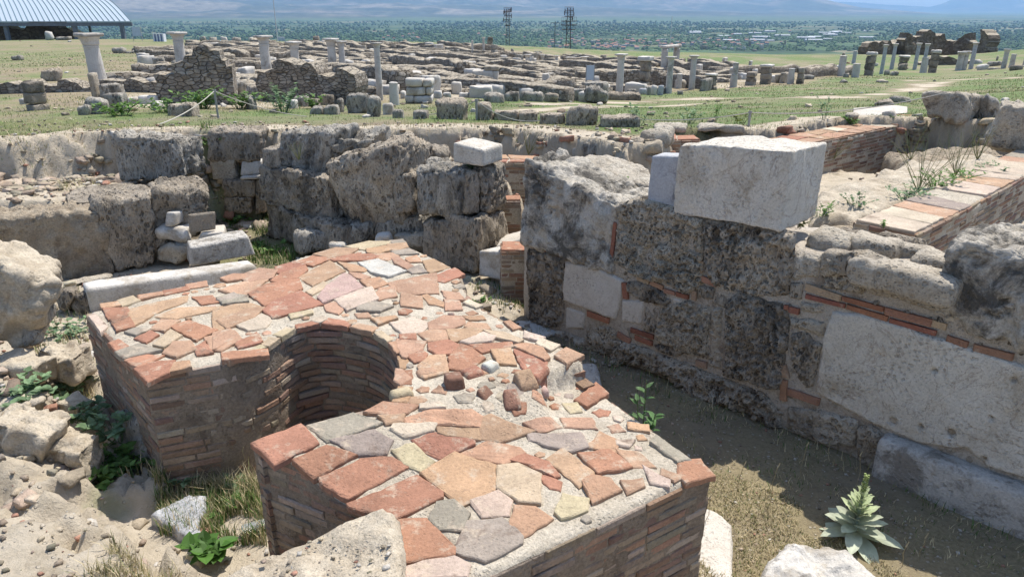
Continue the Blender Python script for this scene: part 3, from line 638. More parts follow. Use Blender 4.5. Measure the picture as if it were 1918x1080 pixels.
TL2 = """o 320,222 370,215 380,228 328,235|y 375,212 420,198 440,210 390,228|o 440,195 515,182 520,190 445,207|r 520,180 590,168 595,178 525,193|o 590,160 650,150 655,165 600,172|r 328,238 400,235 412,262 345,270|r 352,275 410,265 425,295 370,308|p 405,240 480,222 590,195 585,215 500,245 430,290 410,265
p 495,260 560,235 700,232 690,240 560,266|r 610,200 670,195 690,215 640,222|g 690,210 740,190 780,210 720,220|p 480,300 510,270 565,275 520,308|r 540,295 600,275 685,305 620,337|r 430,330 475,308 497,320 465,342|y 490,350 540,305 570,325 520,360|p 520,378 550,345 600,340 618,365 560,390|r 618,360 650,340 672,375 625,382
r 345,345 375,335 405,355 370,370|g 370,375 440,350 510,372 400,395|r 400,400 450,382 515,385 440,425|r 430,430 500,408 550,405 530,440 470,470|o 530,410 595,405 600,420 540,435|p 650,330 740,310 760,335 700,370 670,365|r 750,350 810,315 825,340 760,360|r 705,375 840,365 845,385 710,400|p 690,275 780,240 835,235 800,265 720,300
g 400,310 430,296 468,302 430,320|l 282,262 300,252 340,290 318,310"""
mb = MB(); TP = []
for tb_, Zf in ((TL3, Z3), (TL4, Z4), (TL2, Z2)):
    for ent in tb_.replace('\n', '|').split('|'):
        p = ent.split(); pts = [pp(*Zf(*map(float, q.split(',')))) for q in p[1:]]
        c = CC[p[0]]; cc_ = np.mean(pts, 0); pts = [tuple(np.array(q)+(np.array(q)-cc_)/max(1e-6, np.linalg.norm(np.array(q)-cc_))*.014) for q in pts]; TP.append(pts); tilemesh(mb, pts, ptop, rnd, jcol(c, rnd, .1))
# small shards between the big pieces
gx = rnd.random; xs_ = [p[0] for p in pc]; ys_ = [p[1] for p in pc]; cnt = 0
for _ in range(3000):
    x, y = rnd.uniform(min(xs_), max(xs_)), rnd.uniform(min(ys_), max(ys_)); X, Y = np.array([x]), np.array([y])
    if sdist(X, Y, pc)[0] < .035: continue
    d = min(-sdist(X, Y, q)[0] for q in TP if abs(q[0][0]-x) < .5 and abs(q[0][1]-y) < .5) if TP else 1
    if d < .028: continue
    r = min(d-.004, .06); m_ = rnd.choice([4, 5, 5]); a0 = rnd.uniform(0, 6.28); q = [(x+r*rnd.uniform(.75, 1.05)*math.cos(a0+6.283*i/m_), y+r*rnd.uniform(.75, 1.05)*math.sin(a0+6.283*i/m_)) for i in range(m_)]
    TP.append(q); tilemesh(mb, q, ptop, rnd, jcol(CC[rnd.choice('rrpplog')], rnd), lift=.006, jit=.003, sp=.02); cnt += 1
    if cnt > 150: break
# rim bricks round the apse
rim = [pp(u, v) for u, v in [(735, 756), (748, 724), (751, 692), (746, 664), (728, 640), (700, 622), (655, 611), (600, 605), (552, 614), (524, 632), (500, 648), (462, 663), (425, 678)]]
for a, b in zip(rim[:-1], rim[1:]):
    a = np.array(a); b = np.array(b); t = (b-a)/np.linalg.norm(b-a); nr = np.array([t[1], -t[0]]); k = max(1, round(np.linalg.norm(b-a)/.17))
    if np.dot(nr, np.array(pp(600, 560))-a) < 0 and abs(t[0]) > .5: nr = -nr
    if np.dot(nr, a-np.array(pp(640, 690))) < 0: nr = -nr
    for i in range(k):
        p0 = a+(b-a)*(i+.05)/k-nr*.008; p1 = a+(b-a)*(i+.95)/k-nr*.008; dd = nr*rnd.uniform(.05, .085)
        tilemesh(mb, [p0, p1, p1+dd, p0+dd], ptop, rnd, jcol(rnd.choice([CC['r'], CC['p'], CC['o'], CC['y']]), rnd), lift=.004, th=.035)
mb.build('tile_paving', M['tile'], pier)
# loose chunks bedded in the broken hollow of the top
mb = MB(); V_ = []
def chunk(u, v, w_, d_, h_, c, rz, tl=0.):
    x, y = pp(u, v); z = float(ptop(x, y)); SD[0] += 1; ca, sa = math.cos(rz), math.sin(rz); C8 = []
    for zz in (-.02, h_):
        for a_, b_ in ((-.5, -.5), (.5, -.5), (.5, .5), (-.5, .5)):
            k = .8 if zz > 0 else 1; X, Y = a_*w_*k, b_*d_*k; C8.append((x+X*ca-Y*sa, y+X*sa+Y*ca, z+zz+(tl*b_ if zz > 0 else 0)))
    V, Fq = rough(C8, res=.016, r=.012, amp=.006, low=.014, seed=SD[0]); mk('broken_brick', V, Fq, M['tile'], pier, col=np.tile(jcol(c, rnd), (len(V), 1)), smooth=True)
for a in [(850, 722, .11, .10, .06, CC['b'], .3), (918, 690, .09, .08, .035, CC['w'], .8), (985, 718, .12, .10, .04, CC['p'], .5, .05), (909, 738, .09, .07, .02, CC['b'], .9, .04), (958, 752, .09, .11, .03, CC['b'], .2, .05),
          (1018, 735, .05, .08, .03, CC['k'], .3), (752, 740, .12, .07, .03, CC['y'], .5), (885, 700, .12, .10, .025, CC['r'], .6), (1003, 700, .16, .12, .03, CC['r'], 1.1), (800, 700, .12, .09, .02, CC['p'], .4), (845, 590, .05, .04, .02, CC['k'], 0)]: chunk(*a)
# ------------------------------------------------------------ the stone wall on the right
WA, WB = (0.2, 6.0), (2.82, 3.3)
wd_ = np.array([WB[0]-WA[0], WB[1]-WA[1]]); wd_ /= np.linalg.norm(wd_); wn = np.array([wd_[1], -wd_[0]])   # wn points to the trench
if wn[0] > 0: wn = -wn
def wp(s, off=0.): return tuple(np.array(WA)+wd_*s+wn*off)
wall = empty('stone_wall', (1.7, 4.5, -.8), 'long wall of travertine blocks, brick strips and a big smooth marble slab along the right of the trench', 'wall')
Z5 = lambda x, y: (980+x/2.455, 420+y/2.455)
Z6 = lambda x, y: (1360+x/1.688, 440+y/1.688)
Z1 = lambda x, y: (960+x/2.7, 160+y/2.7)
I_ = lambda x, y: (x, y)
# mortar core
V, F = slab([wp(-.12, .0), wp(5.2, .0), wp(5.2, -.62), wp(2.2, -.62), wp(.9, -.55), wp(-.12, -.5)],
            lambda x, y: .50+0*x-.04*ss(-((x-WA[0])*wd_[0]+(y-WA[1])*wd_[1]), -.9, -.6)-.03, -.95, res=.03, amp=.02, edge=.05, f=7, seed=5, side=.006)
mk('mortar_core', V, F, M['mortarw'], wall, smooth=True)
A_, B_ = (wp(-1) , wp(6))
FACE = [  # name, zoom map, outline, material, proud, amp, pit
 (I_, '1158,388 1195,372 1262,392 1316,410 1318,540 1286,545 1200,515 1155,490', 'coral', .05, .03, .03),
 (I_, '1322,412 1400,424 1488,438 1485,480 1478,552 1420,552 1345,535 1322,500', 'travdark', .05, .028, .035),
 (Z6, '222,62 300,70 290,130 215,140', 'travpale', .025, .012, .01), (Z6, '312,60 440,55 503,80 490,110 430,178 300,165', 'coral', .05, .03, .02),
 (Z6, '450,118 640,106 720,150 690,208 690,243 450,180', 'travpale', .05, .02, .012), (Z6, '205,150 250,150 240,200 203,195', 'trav', .02, .01, .01),
 (Z5, '25,112 190,145 190,330 180,468 120,460 35,430', 'trav', .045, .022, .02),
 (Z5, '200,170 330,188 468,252 462,330 430,440 182,345', 'white', .03, .004, .0), (Z5, '460,345 565,347 560,380 545,458 455,448', 'white', .02, .005, .0),
 (Z5, '200,378 290,403 285,480 200,482', 'white', .02, .005, 0), (Z5, '490,262 590,272 678,330 678,378 560,350 485,310', 'trav', .04, .02, .018),
 (Z5, '562,372 625,390 608,490 556,478', 'trav', .03, .02, .01), (Z5, '630,395 760,352 858,392 848,608 760,588 625,528', 'coral', .05, .03, .028),
 (Z5, '868,388 918,392 913,658 852,638', 'travpale', .03, .012, .012), (Z5, '942,345 1010,315 1195,372 1222,440 1198,755 1100,738 932,678', 'trav', .06, .03, .035),
 (Z5, '802,272 885,292 875,342 812,338', 'trav', .03, .015, .01), (Z5, '890,310 940,320 930,375 880,360', 'trav', .03, .015, .01), (Z5, '1228,422 1388,442 1388,515 1242,468', 'travpale', .035, .012, .01),
 (Z5, '1242,505 1300,498 1378,560 1340,735 1290,748 1238,640', 'trav', .04, .028, .02), (Z5, '1282,348 1408,370 1410,415 1292,398', 'travpale', .03, .015, .01), (Z5, '1237,268 1290,268 1280,338 1232,330', 'trav', .02, .012, .01),
 (I_, '1562,582 1620,588 1700,613 1800,645 1960,695 1960,905 1850,868 1808,833 1790,833 1720,823 1640,788 1532,733 1546,640', 'slab', .035, .007, .0),
 (Z5, '440,532 520,545 600,578 760,640 880,692 1000,730 1098,762 1193,862 1193,928 1120,910 1050,880 930,830 820,788 700,715 580,658 440,635', 'coral', .08, .05, .04),
 (Z5, '300,445 430,482 430,588 300,588', 'coral', .04, .03, .02), (Z5, '600,545 680,560 740,590 700,600 620,575', 'trav', .05, .02, .01),
 (Z5, '1227,832 1424,862 1535,900 1530,1010 1424,1005 1222,938', 'travpale', .05, .012, .012), (Z6, '418,606 460,602 543,650 530,760 415,740', 'travdark', .05, .03, .02),
 (Z5, '690,335 740,340 730,380 690,370', 'white', .02, .01, 0), (Z5, '480,470 560,490 600,530 500,520', 'travpale', .02, .01, .0), (Z5, '10,470 190,495 290,530 300,610 180,600 20,540', 'travpale', .05, .03, .02)]
FP = []
for k, (zf, ps_, mt, pr, am, pt) in enumerate(FACE):
    poly = [zf(*map(float, q.split(','))) for q in ps_.split()]; cu = np.mean(poly, 0); poly = [tuple(np.array(q)+(np.array(q)-cu)/max(1, np.linalg.norm(np.array(q)-cu))*(4.5 if mt != 'white' else 1)) for q in poly]
    V, F = frame_rel(A_, B_, poly, .012, pr, am, .035 if am > .01 else .02, pt, 10+k, jag=.012 if am > .01 else .006)
    if mt == 'slab':
        for hu, hv, hr in ((1675, 785, .022), (1729, 795, .013), (1784, 806, .022), (1845, 855, .014), (1902, 708, .013), (1755, 690, .012), (1860, 780, .009)):
            q = ray(hu, hv); A0 = np.array(A_); det = q[0]*(-wd_[1])+wd_[0]*q[1]; t = (A0[0]*(-wd_[1])+wd_[0]*A0[1])/det; hp = np.array([t*q[0], t*q[1], H_+t*q[2]]); dd = np.linalg.norm(V-hp-np.array([wn[0], wn[1], 0])*.035, axis=1); V[:, :2] -= wn[None]*(.05*ss(-dd, -hr-.006, -hr+.006))[:, None]
    nm = {'white': 'marble_slab'}.get(mt, 'travertine_block'); mk(nm, V, F, M[mt], wall, smooth=True); FP.append(poly)
# brick strips pressed into the joints
mb = MB(); rnd = random.Random(8)
def wsz(u, v):
    q = ray(u, v); A = np.array(A_); d = wd_; det = q[0]*(-d[1])+d[0]*q[1]; t = (A[0]*(-d[1])+d[0]*A[1])/det; return (np.array([t*q[0], t*q[1]])-A)@d, H_+t*q[2]
for zf, p, q, th in [(Z5, (45, 96), (112, 117), .035), (Z5, (116, 122), (160, 134), .035), (Z5, (165, 134), (222, 150), .035), (Z5, (220, 150), (313, 165), .04), (Z5, (530, 240), (585, 262), .04), (Z5, (590, 263), (650, 290), .035), (Z5, (655, 300), (705, 315), .03), (Z5, (710, 316), (765, 332), .035),
        (Z5, (820, 243), (896, 272), .045), (Z1, (528, 690), (505, 900), .03), (Z6, (255, 160), (368, 198), .045), (Z6, (255, 190), (380, 222), .03), (Z6, (385, 223), (515, 262), .032), (Z6, (370, 197), (503, 232), .03), (Z6, (505, 236), (655, 276), .045), (Z6, (520, 266), (668, 308), .03),
        (Z6, (655, 275), (700, 288), .04), (Z6, (700, 323), (768, 346), .045), (Z6, (785, 350), (912, 382), .04), (Z6, (188, 225), (203, 228), .03), (Z6, (203, 232), (235, 240), .04), (Z6, (187, 455), (185, 520), .05), (Z6, (197, 490), (300, 525), .05), (Z5, (795, 300), (790, 345), .04), (Z5, (800, 632), (850, 645), .05), (Z5, (500, 480), (605, 515), .04), (Z5, (520, 515), (600, 545), .04), (Z5, (828, 165), (815, 235), .04), (Z5, (470, 265), (480, 340), .05), (Z5, (300, 405), (400, 440), .05), (Z5, (1200, 640), (1215, 700), .05), (Z5, (440, 500), (500, 535), .05)]:
    s0, z0 = wsz(*zf(*p)); s1, z1 = wsz(*zf(*q)); a = np.array([s0, z0]); b = np.array([s1, z1]); t = (b-a)/np.linalg.norm(b-a); nr = np.array([-t[1], t[0]])*th/2; V = []
    for off in (-.03, .022, .028):
        for w_, iz in ((a-nr, 1), (b-nr, 1), (b+nr, 1), (a+nr, 1)):
            w2 = w_+((a+b)/2-w_)*(.06 if off > .025 else 0); xy = np.array(A_)+wd_*w2[0]+wn*(off+rnd.uniform(-.003, .003)); V.append((*xy, w2[1]+rnd.uniform(-.002, .002)))
    F = [(8, 9, 10, 11), (3, 2, 1, 0)]+[(o_+i, o_+(i+1) % 4, o_+4+(i+1) % 4, o_+4+i) for o_ in (0, 4) for i in range(4)]
    mb.add(V, F, jcol(rnd.choice([(.33, .15, .09), (.28, .12, .08), (.36, .2, .13), (.42, .30, .2)]), rnd))
mb.build('brick_strips', M['brick'], wall)
# small packing stones in the joints
pvv, pff, bs = [], [], 0; rr_ = random.Random(99); cnt = 0
for _ in range(2500):
    u, v = rr_.uniform(988, 1915), rr_.uniform(380, 960); sz = wsz(u, v)
    if not (-.75 < sz[1] < .42 and -.05 < sz[0]-1 < 3.9): continue
    X, Y = np.array([u]), np.array([v]); d = min(-sdist(X, Y, q)[0] for q in FP)
    if d < 5: continue
    r = min(d*.95, 20); q = [(u+r*rr_.uniform(.7, 1.05)*math.cos(6.283*i/6), v+r*rr_.uniform(.6, 1.)*math.sin(6.283*i/6)) for i in range(6)]; FP.append(q)
    V, F = frame_rel(A_, B_, q, .012, .02, .015, .02, .01, 200+cnt, jag=.01); pvv.append(V); pff += [tuple(i+bs for i in f) for f in F]; bs += len(V); cnt += 1
    if cnt > 90: break
mk('packing_stones', np.vstack(pvv), pff, M['trav'], wall, smooth=True)
# holes and stones of the top
k = 0
for u, v, w_, d_, h_, mt in [(1225, 352, .5, .3, .10, 'rubble'), (1640, 462, .30, .24, .09, 'travpale'), (1710, 468, .26, .16, .06, 'travpale'), (1560, 452, .26, .22, .08, 'rubble'), (1600, 440, .2, .12, .06, 'trav'), (1760, 492, .3, .2, .07, 'travpale'), (1690, 450, .3, .12, .05, 'trav'), (1730, 520, .42, .26, .07, 'travpale'), (1650, 500, .3, .2, .08, 'travpale'), (1580, 478, .22, .14, .05, 'trav')]:
    x, y = at(u, v, .5); C8 = [(x+a*w_*wd_[0]-b*d_*wn[0], y+a*w_*wd_[1]-b*d_*wn[1], .5+c) for c in (-.12, h_*.7) for a, b in ((-.5, -.5), (.5, -.5), (.5, .5), (-.5, .5))]
    V, Fq = rough(C8, res=.018, r=.05, amp=.02, low=.03, pit=.012, seed=60+k, ps=26); mk('travertine_block', V, Fq, M[mt], wall, smooth=True); k += 1
# raised block at the far left end of the wall
def wbox(name, s0, s1, zb0, zb1, zt0, zt1, f0, dep, mat, sh, seed, parent=None, res=.016, **kw):
    C8 = [(*wp(s0, f0), zb0), (*wp(s1, f0), zb1), (*wp(s1, f0-dep), zb1), (*wp(s0, f0-dep), zb0), (*wp(s0, f0-.01), zt0), (*wp(s1, f0-.01), zt1), (*wp(s1, f0-dep), zt1), (*wp(s0, f0-dep), zt0)]
    a = dict(SH[sh]); a.update(kw); V, Fq = rough(C8, res=res, seed=seed, cap=70, **a); return mk(name, V, Fq, M[mat], parent, smooth=True)
wbox('travertine_block', -.12, .88, -.04, -.06, .70, .52, .06, .52, 'mottled', 'trav', 71, wall, low=.018, r=.05, amp=.035, pit=.035)
o = wbox('travertine_block', 3.12, 4.5, .22, .12, .74, .80, .09, .62, 'mottled', 'trav', 72, wall, low=.03, r=.09, amp=.04, pit=.04)
o = wbox('travertine_block', 3.72, 3.05, -.85, -.85, -.42, -.50, .20, .3, 'travdark', 'trav', 73, wall)
bpy.data.objects.remove(o)
wbox('marble_footing', 3.02, 5.0, -.95, -.95, -.52, -.50, .14, .25, 'ribbed', 'chip', 74, wall, r=.05, low=.02)
T(wbox('marble_block', 1.40, 2.20, .55, .575, 1.035, 1.09, .055, .50, 'slab', 'smooth', 75, res=.012, r=.014, amp=.008, low=.010, pit=.006), 'big squared white marble block with a chipped top edge, sitting on the right-hand wall', 'stone block')
x0 = 1.16; T(wbox('marble_slab', 1.13, 1.385, .54, .55, .90, .93, -.02, .16, 'greym', 'smooth', 76, low=.012, r=.012), 'small bluish grey marble slab standing on edge against the left side of the big white block', 'stone slab')
# little brick pier built against the left end of the wall
def smallwall(name, path, zt, zb, thick, label, cat='wall', capt=True, seed=1, mat='mortar', capcols='rpog', ztf=None, group=None, miss=.03, capsz=.24, cols=BR, sides='both'):
    P = [np.array(p) for p in path]; off = []
    for i, p in enumerate(P):
        a = P[max(i-1, 0)]; b = P[min(i+1, len(P)-1)]; t = (b-a)/np.linalg.norm(b-a); off.append(np.array([-t[1], t[0]])*thick)
    back = [tuple(p+o) for p, o in zip(P, off)]; poly = ccw([tuple(p) for p in P]+back[::-1]); root = empty(name, (*np.mean(poly, 0), zb), label, cat, group); r_ = random.Random(seed)
    V, F = slab(poly, zt, zb, res=.035, amp=.008, edge=.02, seed=seed, side=.006); mk('mortar_core', V, F, M[mat], root, smooth=True)
    mb = MB(); bricks(mb, poly, zt, zb+.01, r_, closed=True, miss=miss, cols=cols); mb.build('brick_facing', M['brick'], root)
    if capt:
        mb = MB(); n1 = 0
        for i in range(len(P)-1):
            a, b = P[i], P[i+1]; a2, b2 = np.array(back[i]), np.array(back[i+1]); L0 = np.linalg.norm(b-a); nu = max(1, round(L0/capsz)); nv = max(1, round(thick/capsz))
            J = {}
            for u in range(nu+1):
                for v in range(nv+1): J[u, v] = (np.array([(u+(r_.uniform(-.28, .28) if 0 < u < nu else 0))/nu, (v+(r_.uniform(-.25, .25) if 0 < v < nv else 0))/nv]))
            for u in range(nu):
                for v in range(nv):
                    q = [J[u, v], J[u+1, v], J[u+1, v+1], J[u, v+1]]; w_ = [((a*(1-s)+b*s)*(1-t)+(a2*(1-s)+b2*s)*t) for s, t in q]; c = sum(w_)/4; w_ = [c+(p-c)*.95 for p in w_]
                    if r_.random() < .07: continue
                    tilemesh(mb, w_, zt, r_, jcol(CC[r_.choice(capcols)], r_), lift=.008, jit=.004, sp=.05)
        mb.build('tile_paving', M['tile'], root)
    return root
smallwall('brick_stub', [at(938, 466, -.20), at(990, 466, -.20)], -.22, -.85, .28, 'narrow brick stub butting against the left end of the travertine wall', seed=31)
# ------------------------------------------------------------ walls behind
far = [at(1210, 264, .42), at(1330, 279, .40), at(1462, 268, .40), at(1600, 247, .40), at(1738, 222, .42)]
smallwall('brick_wall', [at(1400, 290, .38), at(1520, 268, .38), at(1625, 247, .38), at(1742, 221, .38)], .38, -.25, .50, 'long low thin-brick wall with a red tile top at the edge of the grass, right of centre', seed=32, capcols='pprlo', capsz=.3)
smallwall('brick_wall', [at(1192, 262, .40), at(1312, 262, .40)], .40, -.2, .34, 'short stretch of brick wall with orange tiles on top, behind the big white marble block', seed=33, capcols='rop')
smallwall('brick_wall', [at(1738, 232, .36), at(1850, 248, .36)], .34, -.15, .42, 'low brown brick wall under the squared block at the far right corner', seed=37, capcols='ply')
smallwall('brick_wall', [at(1715, 438, .46), at(1800, 396, .46), at(1918, 331, .46), at(2010, 280, .46)], .46, -.6, .42, 'tile-topped brick wall running away at the right edge, beyond the travertine wall', seed=34, capcols='plplg', capsz=.34)
smallwall('brick_wall', [at(905, 303, .24), at(1000, 305, .24)], .24, -.6, .40, 'brick wall with worn tile top between the travertine corner and the long wall', seed=35, capcols='por')
smallwall('brick_stub', [at(945, 372, .0), at(975, 372, .0)], -.02, -.6, .2, 'low broken brick stub in front of the brick wall by the travertine corner', seed=36, capcols='r')
V, F = slab([at(*q, .44) for q in [(1515, 405), (1600, 408), (1700, 372), (1800, 342), (1890, 315), (1960, 290), (1880, 283), (1790, 287), (1700, 300), (1600, 328), (1535, 352)]], .42, -.2, res=.03, amp=.05, edge=.07, f=5, pit=.015, seed=41, side=.05)
T(mk('rubble_wall', V, F, M['dusty'], smooth=True), 'broad pale rubble and mortar wall core lying between the two tile-topped brick walls', 'wall')
V, F = slab([at(*q, .42) for q in [(1520, 412), (1600, 412), (1715, 374), (1870, 320), (1900, 330), (1720, 400), (1620, 425)]], .37, -.2, res=.04, amp=.03, edge=.05, seed=42)
o = mk('earth', V, F, M['earth'], smooth=True); o['kind'] = 'structure'
V, F = slab([at(*q, .30) for q in [(1660, 268), (1700, 268), (1800, 255), (1860, 258), (1900, 275), (1800, 282), (1720, 290), (1690, 285)]], .18, -.2, res=.035, amp=.07, edge=.1, seed=43, side=.04)
T(mk('rubble_wall', V, F, M['earth'], smooth=True), 'crumbled earthy wall stump in the pit below the squared block at the far right corner', 'wall')
V, F = slab([at(*q, .42) for q in [(1085, 352), (1180, 357), (1215, 345), (1225, 325), (1200, 305), (1140, 292), (1060, 298), (1010, 302)]], .44, -.4, res=.03, amp=.04, edge=.06, pit=.015, seed=44, side=.03)
T(mk('rubble_wall', V, F, M['rubble'], smooth=True), 'short rubble wall top with embedded stones just behind the black-mottled end block', 'wall')
# ------------------------------------------------------------ blocks of the middle group
Q = lambda s: [tuple(map(float, p.split(','))) for p in s.split()]
block('travertine_block', Q('495,442 640,492 640,425 495,380'), -.62, .5, 'trav', 'bottom course travertine block, lowest of the stack beside the grassy hollow')
def onto(q, zb0, Y): return q
def blockY(name, q, Y0, Y1, dep, mat, label, sh='trav', res=.022, cat='stone block', group=None, yaw=0, parent=None, hd=0., **kw):
    """front face traced on sight lines at known depths Y0 (left) and Y1 (right)"""
    SD[0] += 1; bl, br, tr, tl = Q(q) if isinstance(q, str) else q
    c = [np.array([xat(*p, Y), Y, zat(*p, Y)]) for p, Y in ((bl, Y0), (br, Y1), (tr, Y1), (tl, Y0))]
    e = c[1][:2]-c[0][:2]; e = e/np.linalg.norm(e); n_ = np.array([-e[1], e[0], 0])*dep; cc, s_ = math.cos(yaw), math.sin(yaw); n_ = np.array([n_[0]*cc-n_[1]*s_, n_[0]*s_+n_[1]*cc, hd])
    kk = dict(SH[sh]); kk.update(kw)
    nb = np.array([n_[0], n_[1], 0])
    V, Fq = rough([c[0], c[1], c[1]+nb, c[0]+nb, c[3], c[2], c[2]+n_, c[3]+n_], res=res, seed=SD[0], **kk)
    o = mk(name, V, Fq, M[mat], parent, smooth=True)
    if parent is None: T(o, label, cat, group)
    return o
blockY('travertine_block', '485,378 626,425 612,335 484,310', 8.17, 7.55, .5, 'trav', 'long dark travertine block, second course of the stack beside the grassy hollow')
blockY('travertine_block', '522,312 600,334 625,240 524,243', 8.15, 7.9, .5, 'travgrey', 'large squared grey travertine block perched on top of the left-hand stack', r=.06)
blockY('travertine_block', '489,312 524,318 526,276 490,277', 8.2, 8.1, .35, 'trav', 'small grey stone wedged left of the perched travertine block')
blockY('travertine_boulder', '640,415 750,425 745,292 605,318', 7.5, 7.3, .9, 'travdark', 'large rough dark boulder sloping down beside the perched travertine block', 'boul', r=.14)
blockY('travertine_boulder', '597,330 700,330 720,262 600,268', 8.05, 8.0, .5, 'travgrey', 'low grey stone lying behind the large rough dark boulder', 'boul')
blockY('travertine_block', '744,318 828,316 828,279 744,282', 8.1, 8.0, .35, 'trav', 'flat-topped brown stone behind the rounded corner blocks, left of the small white block', 'trav', r=.08)
blockY('travertine_block', '733,400 775,400 772,325 731,330', 7.3, 7.2, .4, 'trav', 'narrow upright stone squeezed left of the rounded travertine block', r=.07)
blockY('travertine_block', '776,404 872,414 870,322 772,312', 7.05, 6.85, .5, 'travgrey', 'rounded travertine block with vertical flutes on the upper course of the corner', r=.08, low=.02)
blockY('travertine_block', '873,404 902,400 901,318 873,322', 6.87, 7.0, .45, 'trav', 'narrow travertine block, middle of the three on top of the big corner block', r=.04, low=.015)
blockY('travertine_block', '906,400 952,388 951,306 904,313', 7.0, 7.35, .4, 'trav', 'squarish travertine block at the right end of the upper corner course', r=.05, low=.02)
blockY('travertine_block', '795,486 897,514 895,408 792,408', 7.05, 6.8, .6, 'trav', 'big smooth-faced travertine block carrying the rounded blocks at the corner', r=.04, low=.02, pit=.01)
blockY('travertine_block', '898,514 955,470 950,392 896,408', 6.8, 7.35, .4, 'trav', 'right-hand face block of the travertine corner above the marble slabs', r=.03, low=.02, pit=.01)
blockY('marble_block', '847,305 905,313 905,280 847,266', 7.05, 6.9, .36, 'slab', 'small squared white marble block on top of the travertine corner', 'smooth', yaw=-.1, r=.02)
blockY('travertine_block', '558,482 642,465 640,432 556,440', 7.3, 7.5, .3, 'travgrey', 'low grey stone at the left end of the small row behind the paved pier', r=.06)
blockY('travertine_block', '646,465 704,458 702,418 644,424', 7.3, 7.4, .3, 'travgrey', 'round-backed grey stone, second in the small row behind the paved pier', r=.1)
blockY('travertine_block', '700,445 795,440 788,402 700,416', 7.45, 7.3, .3, 'travgrey', 'long grey stone on the upper course of the small row behind the paved pier', r=.05)
blockY('travertine_block', '735,466 798,464 795,438 735,440', 7.25, 7.15, .25, 'travpale', 'pale stone tucked under the long grey stone behind the paved pier', r=.04)
blockY('travertine_block', '560,440 620,440 640,400 640,380', 7.75, 7.6, .3, 'trav', 'dark footing stone in the shade below the large rough boulder')
for q, Y, m_, l in [('614,466 648,470 645,458 612,456', 7.0, 'marble', 'small white stone chip at the top edge of the paved pier, left'), ('700,458 735,456 730,440 703,442', 7.1, 'marble', 'white stone chip under the long grey stone behind the pier')]:
    blockY('marble_chip', q, Y, Y, .12, m_, l, 'rock', .02, r=.03, low=.02)
blockY('marble_slab', '895,516 940,524 938,470 895,468', 6.75, 6.55, .5, 'marble', 'leaning pale marble slab at the foot of the big corner block', 'chip', yaw=-.25)
blockY('marble_slab', '925,505 990,505 985,446 930,460', 6.95, 6.9, .4, 'white', 'cream marble slab lying behind the leaning slab at the corner', 'chip')
block('marble_threshold', Q('876,566 1010,640 1010,632 880,556'), -.80, .22, 'marble', 'long white marble kerb on the ground between the pier and the wall', 'kerb', sh='chip', thick=.05)
block('marble_slab', Q('1050,735 1130,745 1130,705 1050,695'), -.80, .2, 'ribbed', 'rounded white stone in the shade at the far foot of the wall', 'stone', sh='rock', thick=.10)
# ------------------------------------------------------------ left side blocks and walls
blockY('travertine_block', '222,346 335,338 327,268 207,256', 7.95, 7.8, .5, 'travgrey', 'large isolated squared grey travertine block standing on the left ledge', r=.06, low=.03, hd=-.02)
blockY('travertine_block', '392,300 487,302 488,246 391,243', 8.75, 8.75, .45, 'trav', 'big brown travertine block on top of the masonry corner under the bank', r=.05)
blockY('travertine_block', '398,338 441,338 440,299 394,298', 8.75, 8.75, .4, 'travpale', 'squarish block below the big brown block of the masonry corner', r=.02, low=.01)
blockY('marble_slab', '449,330 492,326 489,302 452,303', 8.73, 8.75, .3, 'marble', 'small white marble piece set into the masonry corner', 'chip')
blockY('marble_slab', '449,338 492,335 491,328 449,331', 8.7, 8.7, .3, 'marble', 'thin white strip under the small white marble piece in the masonry corner', 'chip')
blockY('travertine_block', '416,370 478,370 473,337 414,337', 8.7, 8.7, .4, 'trav', 'brown block on the third course of the masonry corner', r=.03, low=.01)
blockY('travertine_block', '420,400 470,400 469,370 418,371', 8.7, 8.7, .4, 'trav', 'lowest block of the masonry corner, standing in the grass', r=.02, low=.01)
blockY('travertine_block', '478,400 498,400 496,335 478,337', 8.75, 8.75, .3, 'trav', 'narrow shaded block right of the masonry corner')
blockY('earth_wall', '-120,560 214,518 190,398 -120,418', 6.5, 6.85, .42, 'earth', 'long low earth-crusted wall at the far left with a level top', r=.05, low=.03, pit=.02, amp=.045, cat='wall')
blockY('travertine_block', '216,515 292,500 289,362 176,378', 6.9, 7.1, .5, 'trav', 'tall earth-stained block next to the long low wall on the left', r=.06, low=.03, pit=.015)
blockY('travertine_block', '290,470 392,440 388,345 290,352', 7.2, 7.5, .45, 'trav', 'grey-brown block right of the tall earth-stained block on the left', r=.07, low=.05)
block('stone_slab', Q('120,382 215,378 250,345 125,362'), .06, .25, 'trav', 'flat dark slab lying on the left ledge', 'stone slab', thick=.06)
block('pink_tile', Q('356,438 405,430 404,396 352,402'), None if 0 else -.28, .035, 'ruin', 'upright pinkish tile standing behind the pile of white stones', 'tile', sh='smooth')
